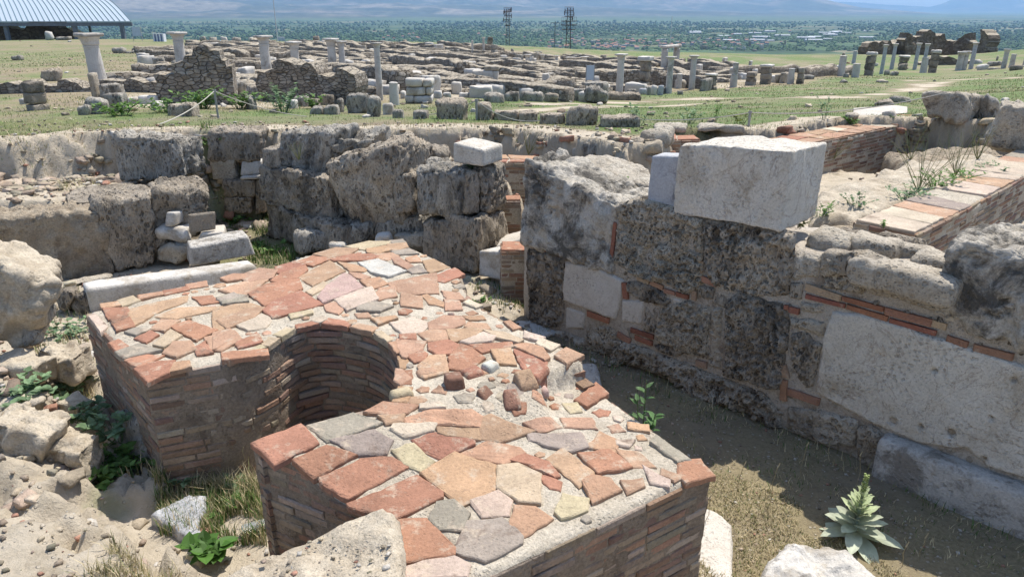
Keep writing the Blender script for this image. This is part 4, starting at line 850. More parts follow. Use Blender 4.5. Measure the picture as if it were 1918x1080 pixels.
for q, zb, d_, m_, l, sh_ in [('326,425 353,412 348,393 328,397', -.2, .10, 'marble', 'small white cube of stone perched behind the white boulder on the left pile', 'chip'), ('280,430 335,436 335,405 282,408', -.38, .2, 'travgrey', 'rounded grey stone at the back of the left pile', 'rock'),
        ('292,453 352,452 350,427 296,426', -.36, .26, 'marble', 'white boulder in the middle of the left pile', 'rock'), ('290,488 345,490 343,460 292,460', -.56, .25, 'travpale', 'brown stone under the white boulder of the left pile', 'rock'),
        ('368,460 425,455 420,434 378,436', -.42, .3, 'white', 'flat cream slab behind the big ribbed marble stone', 'chip'), ('358,500 480,480 466,443 356,462', -.52, .28, 'ribbed', 'big ribbed white marble stone lying across the sill on the left', 'chip'),
        ('335,480 372,474 365,452 330,456', -.5, .15, 'marble', 'white chip between the boulder and the ribbed marble stone', 'rock'), ('300,412 330,410 328,398 304,400', -.3, .12, 'tile_', 'small red brick lying on the left pile', 'chip')]:
    if m_ == 'tile_': o = block('brick', Q(q), zb, d_, M['attr'], l, 'brick', sh=sh_, res=.02); a = o.data.color_attributes.new('Col', 'FLOAT_COLOR', 'POINT'); a.data.foreach_set('color', [.4, .2, .13, 1]*len(o.data.vertices))
    else: block('stone', Q(q), zb, d_, m_, l, 'stone', sh=sh_, res=.02)
block('marble_sill', Q('172,590 490,520 478,496 162,538'), -.62, .22, 'marble', 'long white moulded marble sill running along the back of the paved pier', 'sill', sh='chip', res=.025)
block('stone_slab', Q('100,545 215,520 212,512 98,536'), -.6, .1, 'travpale', 'thin grey slab edge at the foot of the long low wall', 'stone slab', thick=.03)
block('stone', Q('95,592 130,590 128,552 100,554'), -.62, .2, 'trav', 'rounded brown stone in the weeds left of the sill', 'stone', sh='rock')
block('stone', Q('132,590 180,585 178,548 138,552'), -.62, .2, 'trav', 'brown stone touching the left end of the white sill', 'stone', sh='rock')
blockY('marble_boulder', '-120,655 45,640 97,516 -120,455', 4.25, 4.45, .5, 'dusty', 'big cream boulder with a hollow underside at the left edge', 'boul', res=.018, r=.05, low=.06, pit=.015, amp=.055)
blockY('stone', '0,640 55,640 60,580 0,580', 4.5, 4.5, .2, 'travgrey', 'grey stone under the big cream boulder at the left edge', 'rock')
block('paper_scrap', Q('110,552 140,558 138,550 112,545'), -.60, .05, 'marble', 'thin white scrap on the ground near the left end of the sill', 'scrap', sh='chip', thick=.02, res=.02)
block('marble_chip', Q('165,672 178,670 176,658 163,660'), -.62, .05, 'marble', 'small white chip touching the left corner of the pier', 'stone chip', sh='chip', thick=.03, res=.02)
# foreground pieces
V, F = slab([at(*q, .10) for q in [(352, 1092), (420, 1052), (520, 1008), (590, 980), (640, 958), (700, 950), (735, 955), (748, 985), (752, 1050), (757, 1140), (500, 1300), (300, 1300)]], lambda x, y: .06+.05*ss(x, -.75, -.4), -.6, res=.016, amp=.03, edge=.03, f=8, pit=.006, seed=51, side=.02)
T(mk('rubble_stump', V, F, M['dusty'], smooth=True), 'crumbling pale mortar stump in the near foreground, overlapping the pier corner', 'rubble')
V, F = slab([at(*q, -.56) for q in [(282, 962), (318, 944), (350, 932), (386, 928), (384, 950), (372, 968), (376, 1004), (352, 1002), (318, 978)]], lambda x, y: -.56+.12*(y-at(330, 960, -.56)[1]), -.66, res=.01, amp=.012, edge=.012, f=12, seed=57, side=.01)
T(mk('marble_fragment', V, F, M['greym'], smooth=True), 'pointed blue-grey marble fragment half buried in the weeds', 'stone')
block('grey_stone', Q('190,860 270,890 268,790 195,780'), -.62, .2, 'travgrey', 'grey stone in the shade at the left foot of the pier', 'stone', sh='rock', res=.02)
V, F = slab([at(*q, -.72) for q in [(1305, 1140), (1372, 1140), (1370, 985), (1345, 962), (1312, 950), (1290, 1000)]], -.70, -.85, res=.016, amp=.006, edge=.015, seed=52)
T(mk('marble_slab', V, F, M['white'], smooth=True), 'cream marble slab lying on the ground beside the right corner of the pier', 'stone slab')
V, F = slab([at(*q, -.62) for q in [(1420, 1085), (1435, 1050), (1470, 1018), (1510, 1006), (1580, 1022), (1640, 1065), (1690, 1120), (1680, 1200), (1420, 1200)]], lambda x, y: -.60+0*x, -.85, res=.012, amp=.05, edge=.07, f=9, pit=.012, seed=53, side=.04)
T(mk('marble_rock', V, F, M['marble'], smooth=True), 'broad white rock with a dark crack at the bottom edge of the picture', 'rock')
for i, (q, zb, d_, l) in enumerate([('-40,720 50,735 60,690 -30,680', -.4, .22, 'pale mortar lump topmost on the left rubble mound'), ('55,705 140,715 130,668 62,660', -.45, .2, 'flat broken masonry lump by the weeds on the left mound'), ('-60,860 70,880 80,815 -50,795', -.4, .25, 'large pale masonry lump at the left edge, above the foreground dirt'),
  ('75,895 160,905 150,840 85,830', -.5, .2, 'crumbly porous lump at the right end of the left mound'), ('-20,790 55,800 60,760 -10,752', -.4, .16, 'mid-sized lump in the centre of the left mound'), ('100,790 150,800 150,760 105,752', -.5, .14, 'small lump beside the bindweed on the left mound'), ('60,850 100,858 104,822 66,818', -.42, .12, 'small broken piece wedged between the two big lumps of the left mound')]):
    block('masonry_lump', Q(q), zb, d_, 'dusty', l, 'rubble', sh='lump', res=.015)
# blocks at the far right corner
blockY('travertine_block', '1728,220 1795,230 1815,174 1727,174', 10.0, 9.65, .55, 'travpale', 'large squared pale block standing on the far right corner of the brick walls', r=.06, low=.04, pit=.006)
blockY('travertine_boulder', '1808,222 1872,228 1862,190 1822,186', 10.0, 9.8, .4, 'travgrey', 'rough grey rock between the two big blocks at the far right', 'boul')
blockY('travertine_block', '1851,278 1990,300 1990,200 1862,194', 8.0, 7.6, .6, 'travpale', 'big pale block cut by the right edge of the picture', r=.07, low=.04, pit=.006)
block('stone_slab', Q('1618,218 1700,212 1700,200 1622,206'), .40, .25, 'white', 'flat white slab on the tile-topped wall before the grass', 'stone slab', sh='chip', thick=.04)
for q, d_, m_, l, sh_ in [('1636,200 1676,201 1674,190 1640,190', .35, 'trav', 'brown stone on the grass behind the flat white slab', 'boul'), ('1682,193 1708,193 1706,182 1686,184', .3, 'travgrey', 'grey stone with a small pebble on top, on the grass left of the squared block', 'rock'),
        ('1578,222 1600,222 1598,213 1582,213', .25, 'travpale', 'small pale stone on the edge of the turf before the tiled wall', 'rock'), ('1650,157 1666,157 1664,151 1652,152', .8, 'travpale', 'small flat stone in the middle of the turf', 'rock'), ('1578,157 1590,157 1588,151 1580,152', .5, 'travgrey', 'small dark stone on the turf left of the track bend', 'rock')]:
    block('stone', Q(q), None, d_, m_, l, 'stone', sh=sh_, res=.06)
for q, Y, m_, l in [('1200,280 1262,282 1265,248 1205,250', 8.5, 'rubble', 'rubble lump with yellow lichen left of the orange-tiled wall'), ('1092,296 1170,300 1165,262 1095,258', 8.6, 'travgrey', 'grey block in the gully behind the black-mottled end block'), ('1160,300 1200,300 1200,270 1162,268', 8.3, 'trav', 'brown broken stone beside the gully behind the end block'), ('1058,296 1088,300 1088,268 1062,274', 8.7, 'marble', 'white stone lying in the gully'),
        ('1225,246 1290,250 1290,236 1228,234', 9.3, 'rubble', 'low rubble lump on the rim by the post'), ('1300,250 1400,250 1400,234 1310,236', 9.2, 'rubble', 'long rubble heap along the rim behind the marble block')]:
    blockY('stone', q, Y, Y-.1, .3, m_, l, 'boul', .04)
# ------------------------------------------------------------ middle distance: columns, ruins, loose blocks
def dep(p): return p[1]*math.cos(P_)-(p[2]-H_)*math.sin(P_)
def ringmesh(prof, n=20, seed=0, amp=.01, flute=0):
    V = []; F = []
    for k, (r, z) in enumerate(prof):
        for i in range(n): t = 2*math.pi*i/n; V.append((r*math.cos(t), r*math.sin(t), z))
    for k in range(len(prof)-1):
        for i in range(n): j = (i+1) % n; F.append((k*n+i, k*n+j, (k+1)*n+j, (k+1)*n+i))
    F += [tuple(range(n-1, -1, -1)), tuple(range((len(prof)-1)*n, len(prof)*n))]
    V = np.array(V); V[:, :2] *= (1+amp*6*vn(V+seed, 3, 1))[:, None]; return V, F
def column(u, vb, vt, w_, cap, label, mat='colm', group='standing marble columns', lean=(0, 0), base=False, name='marble_column', capmat=None, foot=None):
    p = foot or gp(u, vb); D = dep(p); r = w_*D/F_/2; top = zat(u, vt, p[1]); h = top-p[2]; root = empty(name, (p[0], p[1], p[2]-.1), label, 'column', group)
    hc = min(h*.35, r*1.5) if cap else 0; z1 = h-hc+.1; SD[0] += 1; sd = SD[0]
    prof = [(r*1.04, 0), (r*1.02, z1*.02), (r, z1*.25), (r*.97, z1*.5), (r*.965, z1*.503), (r*.945, z1*.507), (r*.965, z1*.512), (r*.93, z1*.8), (r*.90, z1*.96), (r*.96, z1*.965), (r*.96, z1*.995), (r*.9, z1)]
    V, F = ringmesh(prof, 22, sd); V[:, 0] += lean[0]*V[:, 2]; V[:, 1] += lean[1]*V[:, 2]; V += np.array(root.location)
    mk('shaft', V, F, M[mat], root, smooth=False)
    o_ = np.array([p[0]+lean[0]*z1, p[1]+lean[1]*z1, p[2]-.1+z1+.002])
    if cap:
        V, F = ringmesh([(r*.88, 0), (r*.98, hc*.1), (r*1.0, hc*.3), (r*1.12, hc*.5), (r*1.25, hc*.66), (r*1.3, hc*.7)], 20, sd+3, .02); mk('capital', V+o_, F, M[capmat or mat], root)
        a = r*1.34; rz = math.radians(-33+random.Random(sd).uniform(-6, 6)); C8 = [(o_[0]+a*(x*math.cos(rz)-y*math.sin(rz)), o_[1]+a*(x*math.sin(rz)+y*math.cos(rz)), o_[2]+z) for z in (hc*.702, hc) for x, y in ((-1, -1), (1, -1), (1, 1), (-1, 1))]
        V, Fq = rough(C8, res=r*.22, r=r*.08, amp=.01*r*5, low=.03*r*4, seed=sd); mk('abacus', V, Fq, M[capmat or mat], root, smooth=True)
    else:
        V, Fq = rough([(o_[0]+r*.8*x, o_[1]+r*.8*y, o_[2]+z) for z in (-.03, r*.12) for x, y in ((-1, -1), (1, -1), (1, 1), (-1, 1))], res=r*.3, r=r*.5, amp=.02, low=.02, seed=sd); mk('broken_top', V, Fq, M[mat], root, smooth=True)
    if base:
        V, F = ringmesh([(r*1.35, -.02), (r*1.38, r*.2), (r*1.2, r*.35), (r*1.28, r*.5), (r*1.05, r*.62)], 22, sd+5); mk('base', V+np.array(root.location)+[0, 0, .1], F, M[mat], root)
    return root
COLS = [(190, 168, 62, 33, 1, 'tall pale column with a wide flat capital, leftmost standing column', 'colm', 1), (345, 150, 60, 23, 1, 'column with a flared capital rising behind the jagged ruin wall on the left', 'colm', 0), (502, 150, 67, 22, 1, 'column with a broad white capital behind the low masonry wall left of centre', 'colm', 0),
 (556, 142, 78, 19, 1, 'short column with capital, third of the group left of centre', 'colm', 0), (625, 142, 72, 19, 1, 'thicker of the twin columns with capitals left of centre', 'colm', 0), (643, 142, 77, 14, 1, 'thinner of the twin columns, tucked behind its thicker neighbour', 'colm', 0),
 (712, 188, 80, 14, 1, 'tall slender jointed column with a small capital, right of the twin columns', 'colm', 0), (739, 196, 155, 18, 0, 'white column stump beside the tall slender column', 'colm', 0), (1160, 174, 101, 16, 1, 'smooth grey column with capital, left of the brown pillar, right of centre', 'colm', 0),
 (1252, 175, 106, 14, 1, 'slim column with a bell capital, right of the brown pillar', 'colm', 0), (1295, 169, 104, 13, 1, 'slim jointed column with a white capital, rightmost of the three beside the brown pillar', 'colm', 0), (1021, 178, 139, 12, 0, 'short white upright stump among the loose blocks in the centre', 'colm', 0),
 (885, 100, 76, 4, 0, 'distant thin white stump at the back of the ruin field', 'colm', 0), (906, 104, 70, 5, 1, 'distant thin column with capital left of the small far ruin', 'colm', 0), (988, 122, 102, 10, 1, 'far short column with capital, leftmost of the far row of five', 'colm', 0),
 (1016, 118, 103, 7, 1, 'far short column with capital, second of the far row of five', 'colm', 0), (1042, 124, 104, 7, 1, 'far thin column with capital, middle of the far row of five', 'colm', 0), (1068, 120, 107, 13, 1, 'far squat column with wide capital, fourth of the far row of five', 'colm', 0), (1094, 122, 106, 11, 1, 'far squat column with capital, rightmost of the far row of five', 'colm', 0),
 (1271, 168, 139, 11, 0, 'low pale stump between the two slim columns right of the brown pillar', 'colm', 0), (1374, 164, 118, 11, 0, 'plain pale column without capital standing in the long stump row', 'colm', 0), (1373, 164, 140, 13, 0, 'short stump in front of the plain pale column', 'colm', 0), (1480, 157, 129, 12, 0, 'cream square-looking stump right of the dark capped pillar', 'colm', 0),
 (1574, 144, 105, 13, 0, 'plain jointed shaft without capital at the start of the right-hand row', 'colm', 0), (1601, 147, 120, 14, 0, 'short plain shaft in front of the dark thin shaft, right-hand row', 'colm', 0), (1598, 122, 96, 7, 0, 'thin dark grey shaft behind the short plain shaft', 'greym', 0),
 (1650, 140, 84, 8, 1, 'slim dark shaft with pale capital, first of the slim ones before the big ruin', 'greym', 0), (1669, 133, 82, 8, 1, 'slim dark shaft with pale capital, second of the slim ones before the big ruin', 'greym', 0), (1712, 134, 81, 8, 1, 'slim dark shaft with pale capital, third of the slim ones before the big ruin', 'greym', 0), (1727, 139, 82, 8, 1, 'slim dark shaft with pale capital, fourth of the slim ones, close behind a plain stump', 'greym', 0),
 (1728, 139, 108, 12, 0, 'plain pale stump in front of the fourth slim shaft', 'colm', 0), (1794, 136, 97, 13, 1, 'pale double-looking pillar with capital, left one of the pair at right', 'colm', 0), (1803, 135, 96, 12, 1, 'pale pillar with capital, right one of the pair at right', 'colm', 0), (1817, 133, 80, 9, 1, 'slim dark shaft right of the pair of pale pillars', 'greym', 0),
 (1878, 132, 92, 10, 1, 'pale column with capital standing alone near the right edge', 'colm', 0), (1893, 130, 102, 9, 0, 'pale stump right of the lone column near the right edge', 'colm', 0), (1918, 128, 98, 8, 0, 'pale shaft cut by the right edge of the picture', 'colm', 0)]
for u, vb, vt, w_, cp, lb, mt, bs in COLS:
    kw = dict(lean=(0, 0)); 
    if u == 190: kw = dict(lean=(-.04, 0))
    column(u, vb, vt, w_*(.86 if cp else 1), cp, lb, mt, base=bool(bs), capmat='colm', **kw)
def pillar(u, vb, vt, w_, label, mat='ruin', capw=1.3, name='stone_pillar'):
    p = gp(u, vb); D = dep(p); a = w_*D/F_/2; top = zat(u, vt, p[1]); h = top-p[2]; root = empty(name, (p[0], p[1], p[2]-.08), label, 'pillar'); SD[0] += 1; rz = math.radians(-33)
    def bx(r, z0, z1, m_, n_): 
        C8 = [(p[0]+r*(x*math.cos(rz)-y*math.sin(rz))*.78, p[1]+r*(x*math.sin(rz)+y*math.cos(rz))*.78, z) for z in (z0, z1) for x, y in ((-1, -1), (1, -1), (1, 1), (-1, 1))]
        V, Fq = rough(C8, res=a*.2, r=a*.12, amp=a*.05, low=a*.1, seed=SD[0]+int(z0*7) % 9); mk(n_, V, Fq, M[m_], root, smooth=True)
    hc = h*.14 if capw > 1 else 0; k = 3
    for i in range(k): bx(a*(1-.02*i), p[2]-.08+(h-hc+.08)*i/k+.004, p[2]-.08+(h-hc+.08)*(i+1)/k-.004, mat, 'pillar_block')
    if hc: bx(a*capw, top-hc, top, 'colm', 'capital')
for a in [(1206, 168, 105, 22, 'brown block pillar with a broad worn capital, between the grey column and the slim columns', 'ruin', 1.35), (1433, 158, 121, 22, 'dark brown pillar with a pale slab capital in the long stump row', 'ruin', 1.25), (1498, 157, 127, 16, 'plain brown pillar next to the cream stump', 'ruin', 1.), (1405, 161, 135, 22, 'squat dark brown pillar in the long stump row', 'ruin', 1.),
          (1330, 168, 138, 22, 'squat brown pillar with a white slab on top, right of the slim columns', 'ruin', 1.2), (1626, 143, 98, 20, 'broad brown stepped pillar with pale top before the slim dark shafts', 'ruin', 1.15), (1690, 132, 104, 20, 'brown stump pillar with pale capital between the slim dark shafts', 'ruin', 1.25), (1745, 139, 94, 17, 'tall brown pillar with a wide pale capital, in the middle of the right-hand row', 'ruin', 1.25),
          (72, 208, 152, 38, 'square brown masonry pillar standing in front of the low wall on the far left', 'ruin', 1.), (918, 88, 70, 10, 'small far brown ruin pillar behind the ruin field', 'ruin', 1.), (1470, 84, 76, 4, 'distant pillar beyond the green rise', 'ruin', 1.), (926, 106, 84, 12, 'far grey pillar block right of the thin distant column', 'travgrey', 1.), (1300, 166, 130, 18, 'dark brown pier behind the rightmost slim column', 'ruin', 1.)]: pillar(*a)
# gate of two posts and a lintel
pA = gp(1243, 128); pB = (xat(1268, 100, pA[1]+2), pA[1]+2.2, pA[2]); zt = zat(1243, 91, pA[1]); g = empty('stone_gateway', pA, 'small far gateway of two marble posts under one lintel', 'gateway')
for p in (pA, pB):
    V, Fq = rough([(p[0]+x*.28, p[1]+y*.28, z) for z in (pA[2]-.3, zt-.02) for x, y in ((-1, -1), (1, -1), (1, 1), (-1, 1))], res=.15, r=.03, amp=.01, low=.03, seed=5); mk('post', V, Fq, M['colm'], g)
d = np.array([pB[0]-pA[0], pB[1]-pA[1]]); d /= np.linalg.norm(d); q0 = np.array(pA[:2])-d*.45; q1 = np.array(pB[:2])+d*.45; nn = np.array([-d[1], d[0]])*.32
V, Fq = rough([(*(q0-nn), zt), (*(q1-nn), zt), (*(q1+nn), zt), (*(q0+nn), zt), (*(q0-nn), zt+.28), (*(q1-nn), zt+.28), (*(q1+nn), zt+.28), (*(q0+nn), zt+.28)], res=.15, r=.04, amp=.015, low=.03, seed=6); mk('lintel', V, Fq, M['colm'], g)
# masonry material with visible stones
def masonry(name, cs, sc):
    m, n, b = nodes(name); c0 = coords(n); nd = N(n, 'ShaderNodeTexNoise'); nd.inputs['Scale'].default_value = sc*.9; nd.inputs['Detail'].default_value = 4; L(n, c0, nd.inputs['Vector']); sm = N(n, 'ShaderNodeVectorMath', operation='SCALE'); sm.inputs['Scale'].default_value = .35/sc; L(n, nd.outputs['Color'], sm.inputs[0]); ad = N(n, 'ShaderNodeVectorMath', operation='ADD'); L(n, c0, ad.inputs[0]); L(n, sm.outputs[0], ad.inputs[1]); c = ad.outputs[0]; mp = N(n, 'ShaderNodeVectorMath', operation='MULTIPLY'); L(n, c, mp.inputs[0]); mp.inputs[1].default_value = (1, 1, 2.1)
    v = vor(n, mp.outputs[0], sc, 'F1', .8); e = vor(n, mp.outputs[0], sc, 'DISTANCE_TO_EDGE', .8); sx = N(n, 'ShaderNodeSeparateColor'); L(n, v.outputs['Color'], sx.inputs[0])
    base = ramp(n, sx.outputs[0], [(0, cs[0]), (.5, cs[1]), (1., cs[2])]); nz = noise(n, c, sc*2, 8, .7)
    base = mix(n, 1., base, ramp(n, nz, [(.3, .6), (.7, 1.25)]), 'MULTIPLY'); ed_ = ramp(n, e.outputs[0], [(.0, 0.), (.07, 1.)]); base = mix(n, ed_, tuple(x*.62 for x in cs[0]), base)
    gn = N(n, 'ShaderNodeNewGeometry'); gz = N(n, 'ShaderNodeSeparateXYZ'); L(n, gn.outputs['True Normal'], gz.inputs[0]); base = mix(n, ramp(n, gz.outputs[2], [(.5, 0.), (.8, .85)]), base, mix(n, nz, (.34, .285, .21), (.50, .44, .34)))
    L(n, base, b.inputs['Base Color']); bump(n, b, mth(n, 'ADD', ed_, nz), .06); return m
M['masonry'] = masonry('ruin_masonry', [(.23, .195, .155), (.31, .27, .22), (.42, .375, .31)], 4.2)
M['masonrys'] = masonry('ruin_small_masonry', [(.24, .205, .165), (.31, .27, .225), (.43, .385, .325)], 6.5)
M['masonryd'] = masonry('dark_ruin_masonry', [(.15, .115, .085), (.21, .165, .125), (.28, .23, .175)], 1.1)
def cutout(name, poly, Y0, Y1, thick, mat, label, cat='wall', res=.12, amp=.05, seed=1, foot=.3):
    """wall with a traced jagged outline, upright and of real thickness"""
    us = [p[0] for p in poly]; u0, u1 = min(us), max(us); A = np.array([xat(u0, 200, Y0), Y0]); B = np.array([xat(u1, 200, Y1), Y1]); d = (B-A)/np.linalg.norm(B-A); nr = np.array([d[1], -d[0]]); pts = []
    vm = max(p[1] for p in poly)
    for u, v in poly:
        q = ray(u, v); det = q[0]*(-d[1])+d[0]*q[1]; t = (A[0]*(-d[1])+d[0]*A[1])/det; s = (np.array([t*q[0], t*q[1]])-A)@d; z = H_+t*q[2]
        pts.append((s, z-(foot if v > vm-12 else 0)))
    pts = ccw(pts); V, F, ring = cdt_grid(pts, res, seed=seed); n0 = len(V); P3 = np.column_stack([V, V[:, 0]*0+seed]); h = amp*fbm(P3, 1.3/res*.25, 4, seed)*1.5
    V = V+np.stack([vn(P3, .5/res, 3), vn(P3, .4/res, 4)], 1)*res*.75
    if 1: hs = V[:, 1].max()-V[:, 1].min(); qs = np.floor(V[:, 0]/(res*2.6)); V[:, 1] += ss((V[:, 1]-V[:, 1].min())/hs, .45, .75)*res*1.3*vn(np.stack([qs*7.31, qs*0, qs*0], 1), 1., 12)
    fr = np.column_stack([A[None]+V[:, :1]*d[None]+nr[None]*h[:, None], V[:, 1]]); bk = np.column_stack([A[None]+V[:, :1]*d[None]-nr[None]*(thick-h[:, None]), V[:, 1]])
    FF = list(F)+[tuple(i+n0 for i in f[::-1]) for f in F]; n = len(ring)
    for i in range(n): a, b = ring[i], ring[(i+1) % n]; FF.append((b, a, a+n0, b+n0))
    return T(mk(name, np.vstack([fr, bk]), FF, M[mat], smooth=False), label, cat)
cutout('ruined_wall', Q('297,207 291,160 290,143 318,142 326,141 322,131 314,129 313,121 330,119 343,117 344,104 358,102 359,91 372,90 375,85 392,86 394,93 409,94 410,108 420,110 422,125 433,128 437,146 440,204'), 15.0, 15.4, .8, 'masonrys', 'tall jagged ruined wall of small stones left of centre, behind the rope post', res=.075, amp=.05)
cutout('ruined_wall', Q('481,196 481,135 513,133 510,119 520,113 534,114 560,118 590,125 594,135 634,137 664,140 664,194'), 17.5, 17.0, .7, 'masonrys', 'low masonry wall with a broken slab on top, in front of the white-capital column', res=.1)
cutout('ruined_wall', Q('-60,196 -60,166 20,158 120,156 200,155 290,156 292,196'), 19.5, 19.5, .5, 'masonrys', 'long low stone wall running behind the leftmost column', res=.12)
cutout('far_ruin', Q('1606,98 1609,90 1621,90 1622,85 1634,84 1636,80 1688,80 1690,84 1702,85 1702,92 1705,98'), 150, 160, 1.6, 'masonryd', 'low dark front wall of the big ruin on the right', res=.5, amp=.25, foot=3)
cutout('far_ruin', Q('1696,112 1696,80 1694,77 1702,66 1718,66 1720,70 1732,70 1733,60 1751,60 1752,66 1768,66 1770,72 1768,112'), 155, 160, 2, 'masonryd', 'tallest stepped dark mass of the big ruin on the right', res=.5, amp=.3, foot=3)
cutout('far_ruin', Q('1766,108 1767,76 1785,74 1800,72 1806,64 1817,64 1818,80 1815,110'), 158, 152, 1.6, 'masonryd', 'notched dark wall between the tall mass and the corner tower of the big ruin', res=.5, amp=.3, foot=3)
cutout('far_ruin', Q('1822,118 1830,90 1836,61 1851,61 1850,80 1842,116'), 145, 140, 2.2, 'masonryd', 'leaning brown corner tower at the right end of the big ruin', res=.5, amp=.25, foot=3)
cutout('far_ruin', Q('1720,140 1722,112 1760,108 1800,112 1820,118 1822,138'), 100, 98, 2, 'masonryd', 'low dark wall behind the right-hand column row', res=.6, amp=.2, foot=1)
# many low walls of the excavated town
rnd = random.Random(12); FIELD = [gp(*q)[:2] for q in [(330, 168), (700, 200), (1080, 176), (1320, 160), (1500, 150), (1560, 136), (1420, 124), (1180, 116), (1000, 108), (860, 88), (640, 82), (430, 78), (350, 96)]]
placed = 0; tries = 0
def ruinwall(x, y, L0, az, h, th, label, group, mat='masonry'):
    d = np.array([math.sin(az), math.cos(az)]); n_ = np.array([-d[1], d[0]])*th/2; a = np.array([x, y])-d*L0/2; b = np.array([x, y])+d*L0/2; za = float(zfar(*a)); zb = float(zfar(*b)); SD[0] += 1
    C8 = [(*(a+n_), za-.35), (*(b+n_), zb-.35), (*(b-n_), zb-.35), (*(a-n_), za-.35), (*(a+n_), za+h), (*(b+n_), zb+h), (*(b-n_), zb+h), (*(a-n_), za+h)]
    V, Fq = rough(C8, res=.2 if y < 60 else .4, r=.03, amp=.03, low=.02, seed=SD[0], cap=40); s = (V[:, :2]-a)@d; zz = V[:, 2]-(za+(zb-za)*s/L0)
    st = np.floor(vn(np.stack([s*1.0+SD[0], s*0, s*0], 1), .55, 7)*3.2)/3.2*.5+.12*vn(np.stack([s+SD[0], s*0, s*0], 1), 2., 9)
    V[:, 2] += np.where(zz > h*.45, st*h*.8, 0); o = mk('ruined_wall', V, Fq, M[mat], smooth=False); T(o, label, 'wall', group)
while placed < 125 and tries < 4000:
    tries += 1; r = math.exp(rnd.uniform(math.log(21), math.log(115))); a = math.radians(rnd.uniform(-27, 26)); x, y = r*math.sin(a), r*math.cos(a)
    if float(sdist(np.array([x]), np.array([y]), FIELD)[0]) < .6: continue
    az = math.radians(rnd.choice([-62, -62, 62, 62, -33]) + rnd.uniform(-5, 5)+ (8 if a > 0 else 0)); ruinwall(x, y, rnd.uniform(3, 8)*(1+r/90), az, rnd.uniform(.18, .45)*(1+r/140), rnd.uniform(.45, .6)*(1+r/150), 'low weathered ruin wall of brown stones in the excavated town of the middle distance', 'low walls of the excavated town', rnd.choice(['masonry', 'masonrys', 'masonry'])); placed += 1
for (u0, v0, u1, v1, h, lb) in [(400, 95, 640, 104, .7, 'long diagonal low wall starting right of the jagged ruin'), (430, 88, 600, 88, .6, 'level low wall at the back of the field, left of the twin columns'), (735, 128, 870, 150, .9, 'dark diagonal wall in the centre of the ruin field'), (1050, 135, 1200, 148, 1., 'diagonal low wall left of the grey column, right of centre'), (640, 166, 760, 176, .9, 'brown wall behind the tall slender column'), (860, 148, 1010, 160, .8, 'brown wall behind the loose white blocks'), (1330, 140, 1560, 136, .7, 'long dark low wall behind the stump row'), (1500, 145, 1600, 142, .8, 'brown low wall ending at the plain jointed shaft'), (1080, 160, 1230, 165, .9, 'brown back wall behind the grey column')]:
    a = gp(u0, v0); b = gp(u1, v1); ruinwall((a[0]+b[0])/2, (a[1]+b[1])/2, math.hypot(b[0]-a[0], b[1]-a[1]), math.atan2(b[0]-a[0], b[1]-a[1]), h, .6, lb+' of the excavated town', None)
for k in range(110):
    while 1:
        r = math.exp(rnd.uniform(math.log(22), math.log(110))); a = math.radians(rnd.uniform(-27, 30)); x, y = r*math.sin(a), r*math.cos(a)
        if float(sdist(np.array([x]), np.array([y]), FIELD)[0]) > -2.5: break
    z = float(zfar(x, y)); w0, d0, h0 = rnd.uniform(.3, .8)*(1+r/120), rnd.uniform(.3, .5), rnd.uniform(.2, .55)*(1+r/150); an = math.radians(rnd.choice([-33, 57])+rnd.uniform(-15, 15)); ca, sa = math.cos(an), math.sin(an); SD[0] += 1
    V, Fq = rough([(x+(p*ca-q*sa), y+(p*sa+q*ca), z+c) for c in (-.1, h0) for p, q in ((-w0/2, -d0/2), (w0/2, -d0/2), (w0/2, d0/2), (-w0/2, d0/2))], res=.12, r=.03, amp=.02, low=.04, seed=SD[0])
    T(mk('fallen_block', V, Fq, M[rnd.choice(['colm', 'colm', 'travpale', 'marble', 'travgrey'])], smooth=True), 'pale fallen block lying between the low walls of the excavated town', 'stone block', 'fallen blocks between the low walls')
# loose blocks, traced one by one
U10 = lambda x, y: (600+x/2.8206, y/2.8206)
U11 = lambda x, y: (x/2.997, y/2.997)
U12 = lambda x, y: (1240+x/2.829, y/2.829)
U13 = lambda x, y: (1120+x/7.99, 80+y/7.99)
LM = [(190, 'the leftmost column'), (365, 'the jagged ruin wall'), (502, 'the white-capital column'), (634, 'the twin columns'), (712, 'the tall slender column'), (783, 'the stack of white blocks'), (900, 'the big centre block'), (1022, 'the short centre stump'), (1106, 'the information board'), (1160, 'the smooth grey column'), (1206, 'the brown pillar'), (1252, 'the bell-capital column'), (1295, 'the jointed white-capital column'), (1433, 'the dark capped pillar'), (1574, 'the plain jointed shaft'), (1745, 'the tall brown pillar'), (1878, 'the lone column at right')]
CN = dict(colm='pale', marble='white', white='white', travgrey='grey', travdark='dark', trav='brown', travpale='light brown', greym='blue-grey', ruin='dark brown')
used = {}
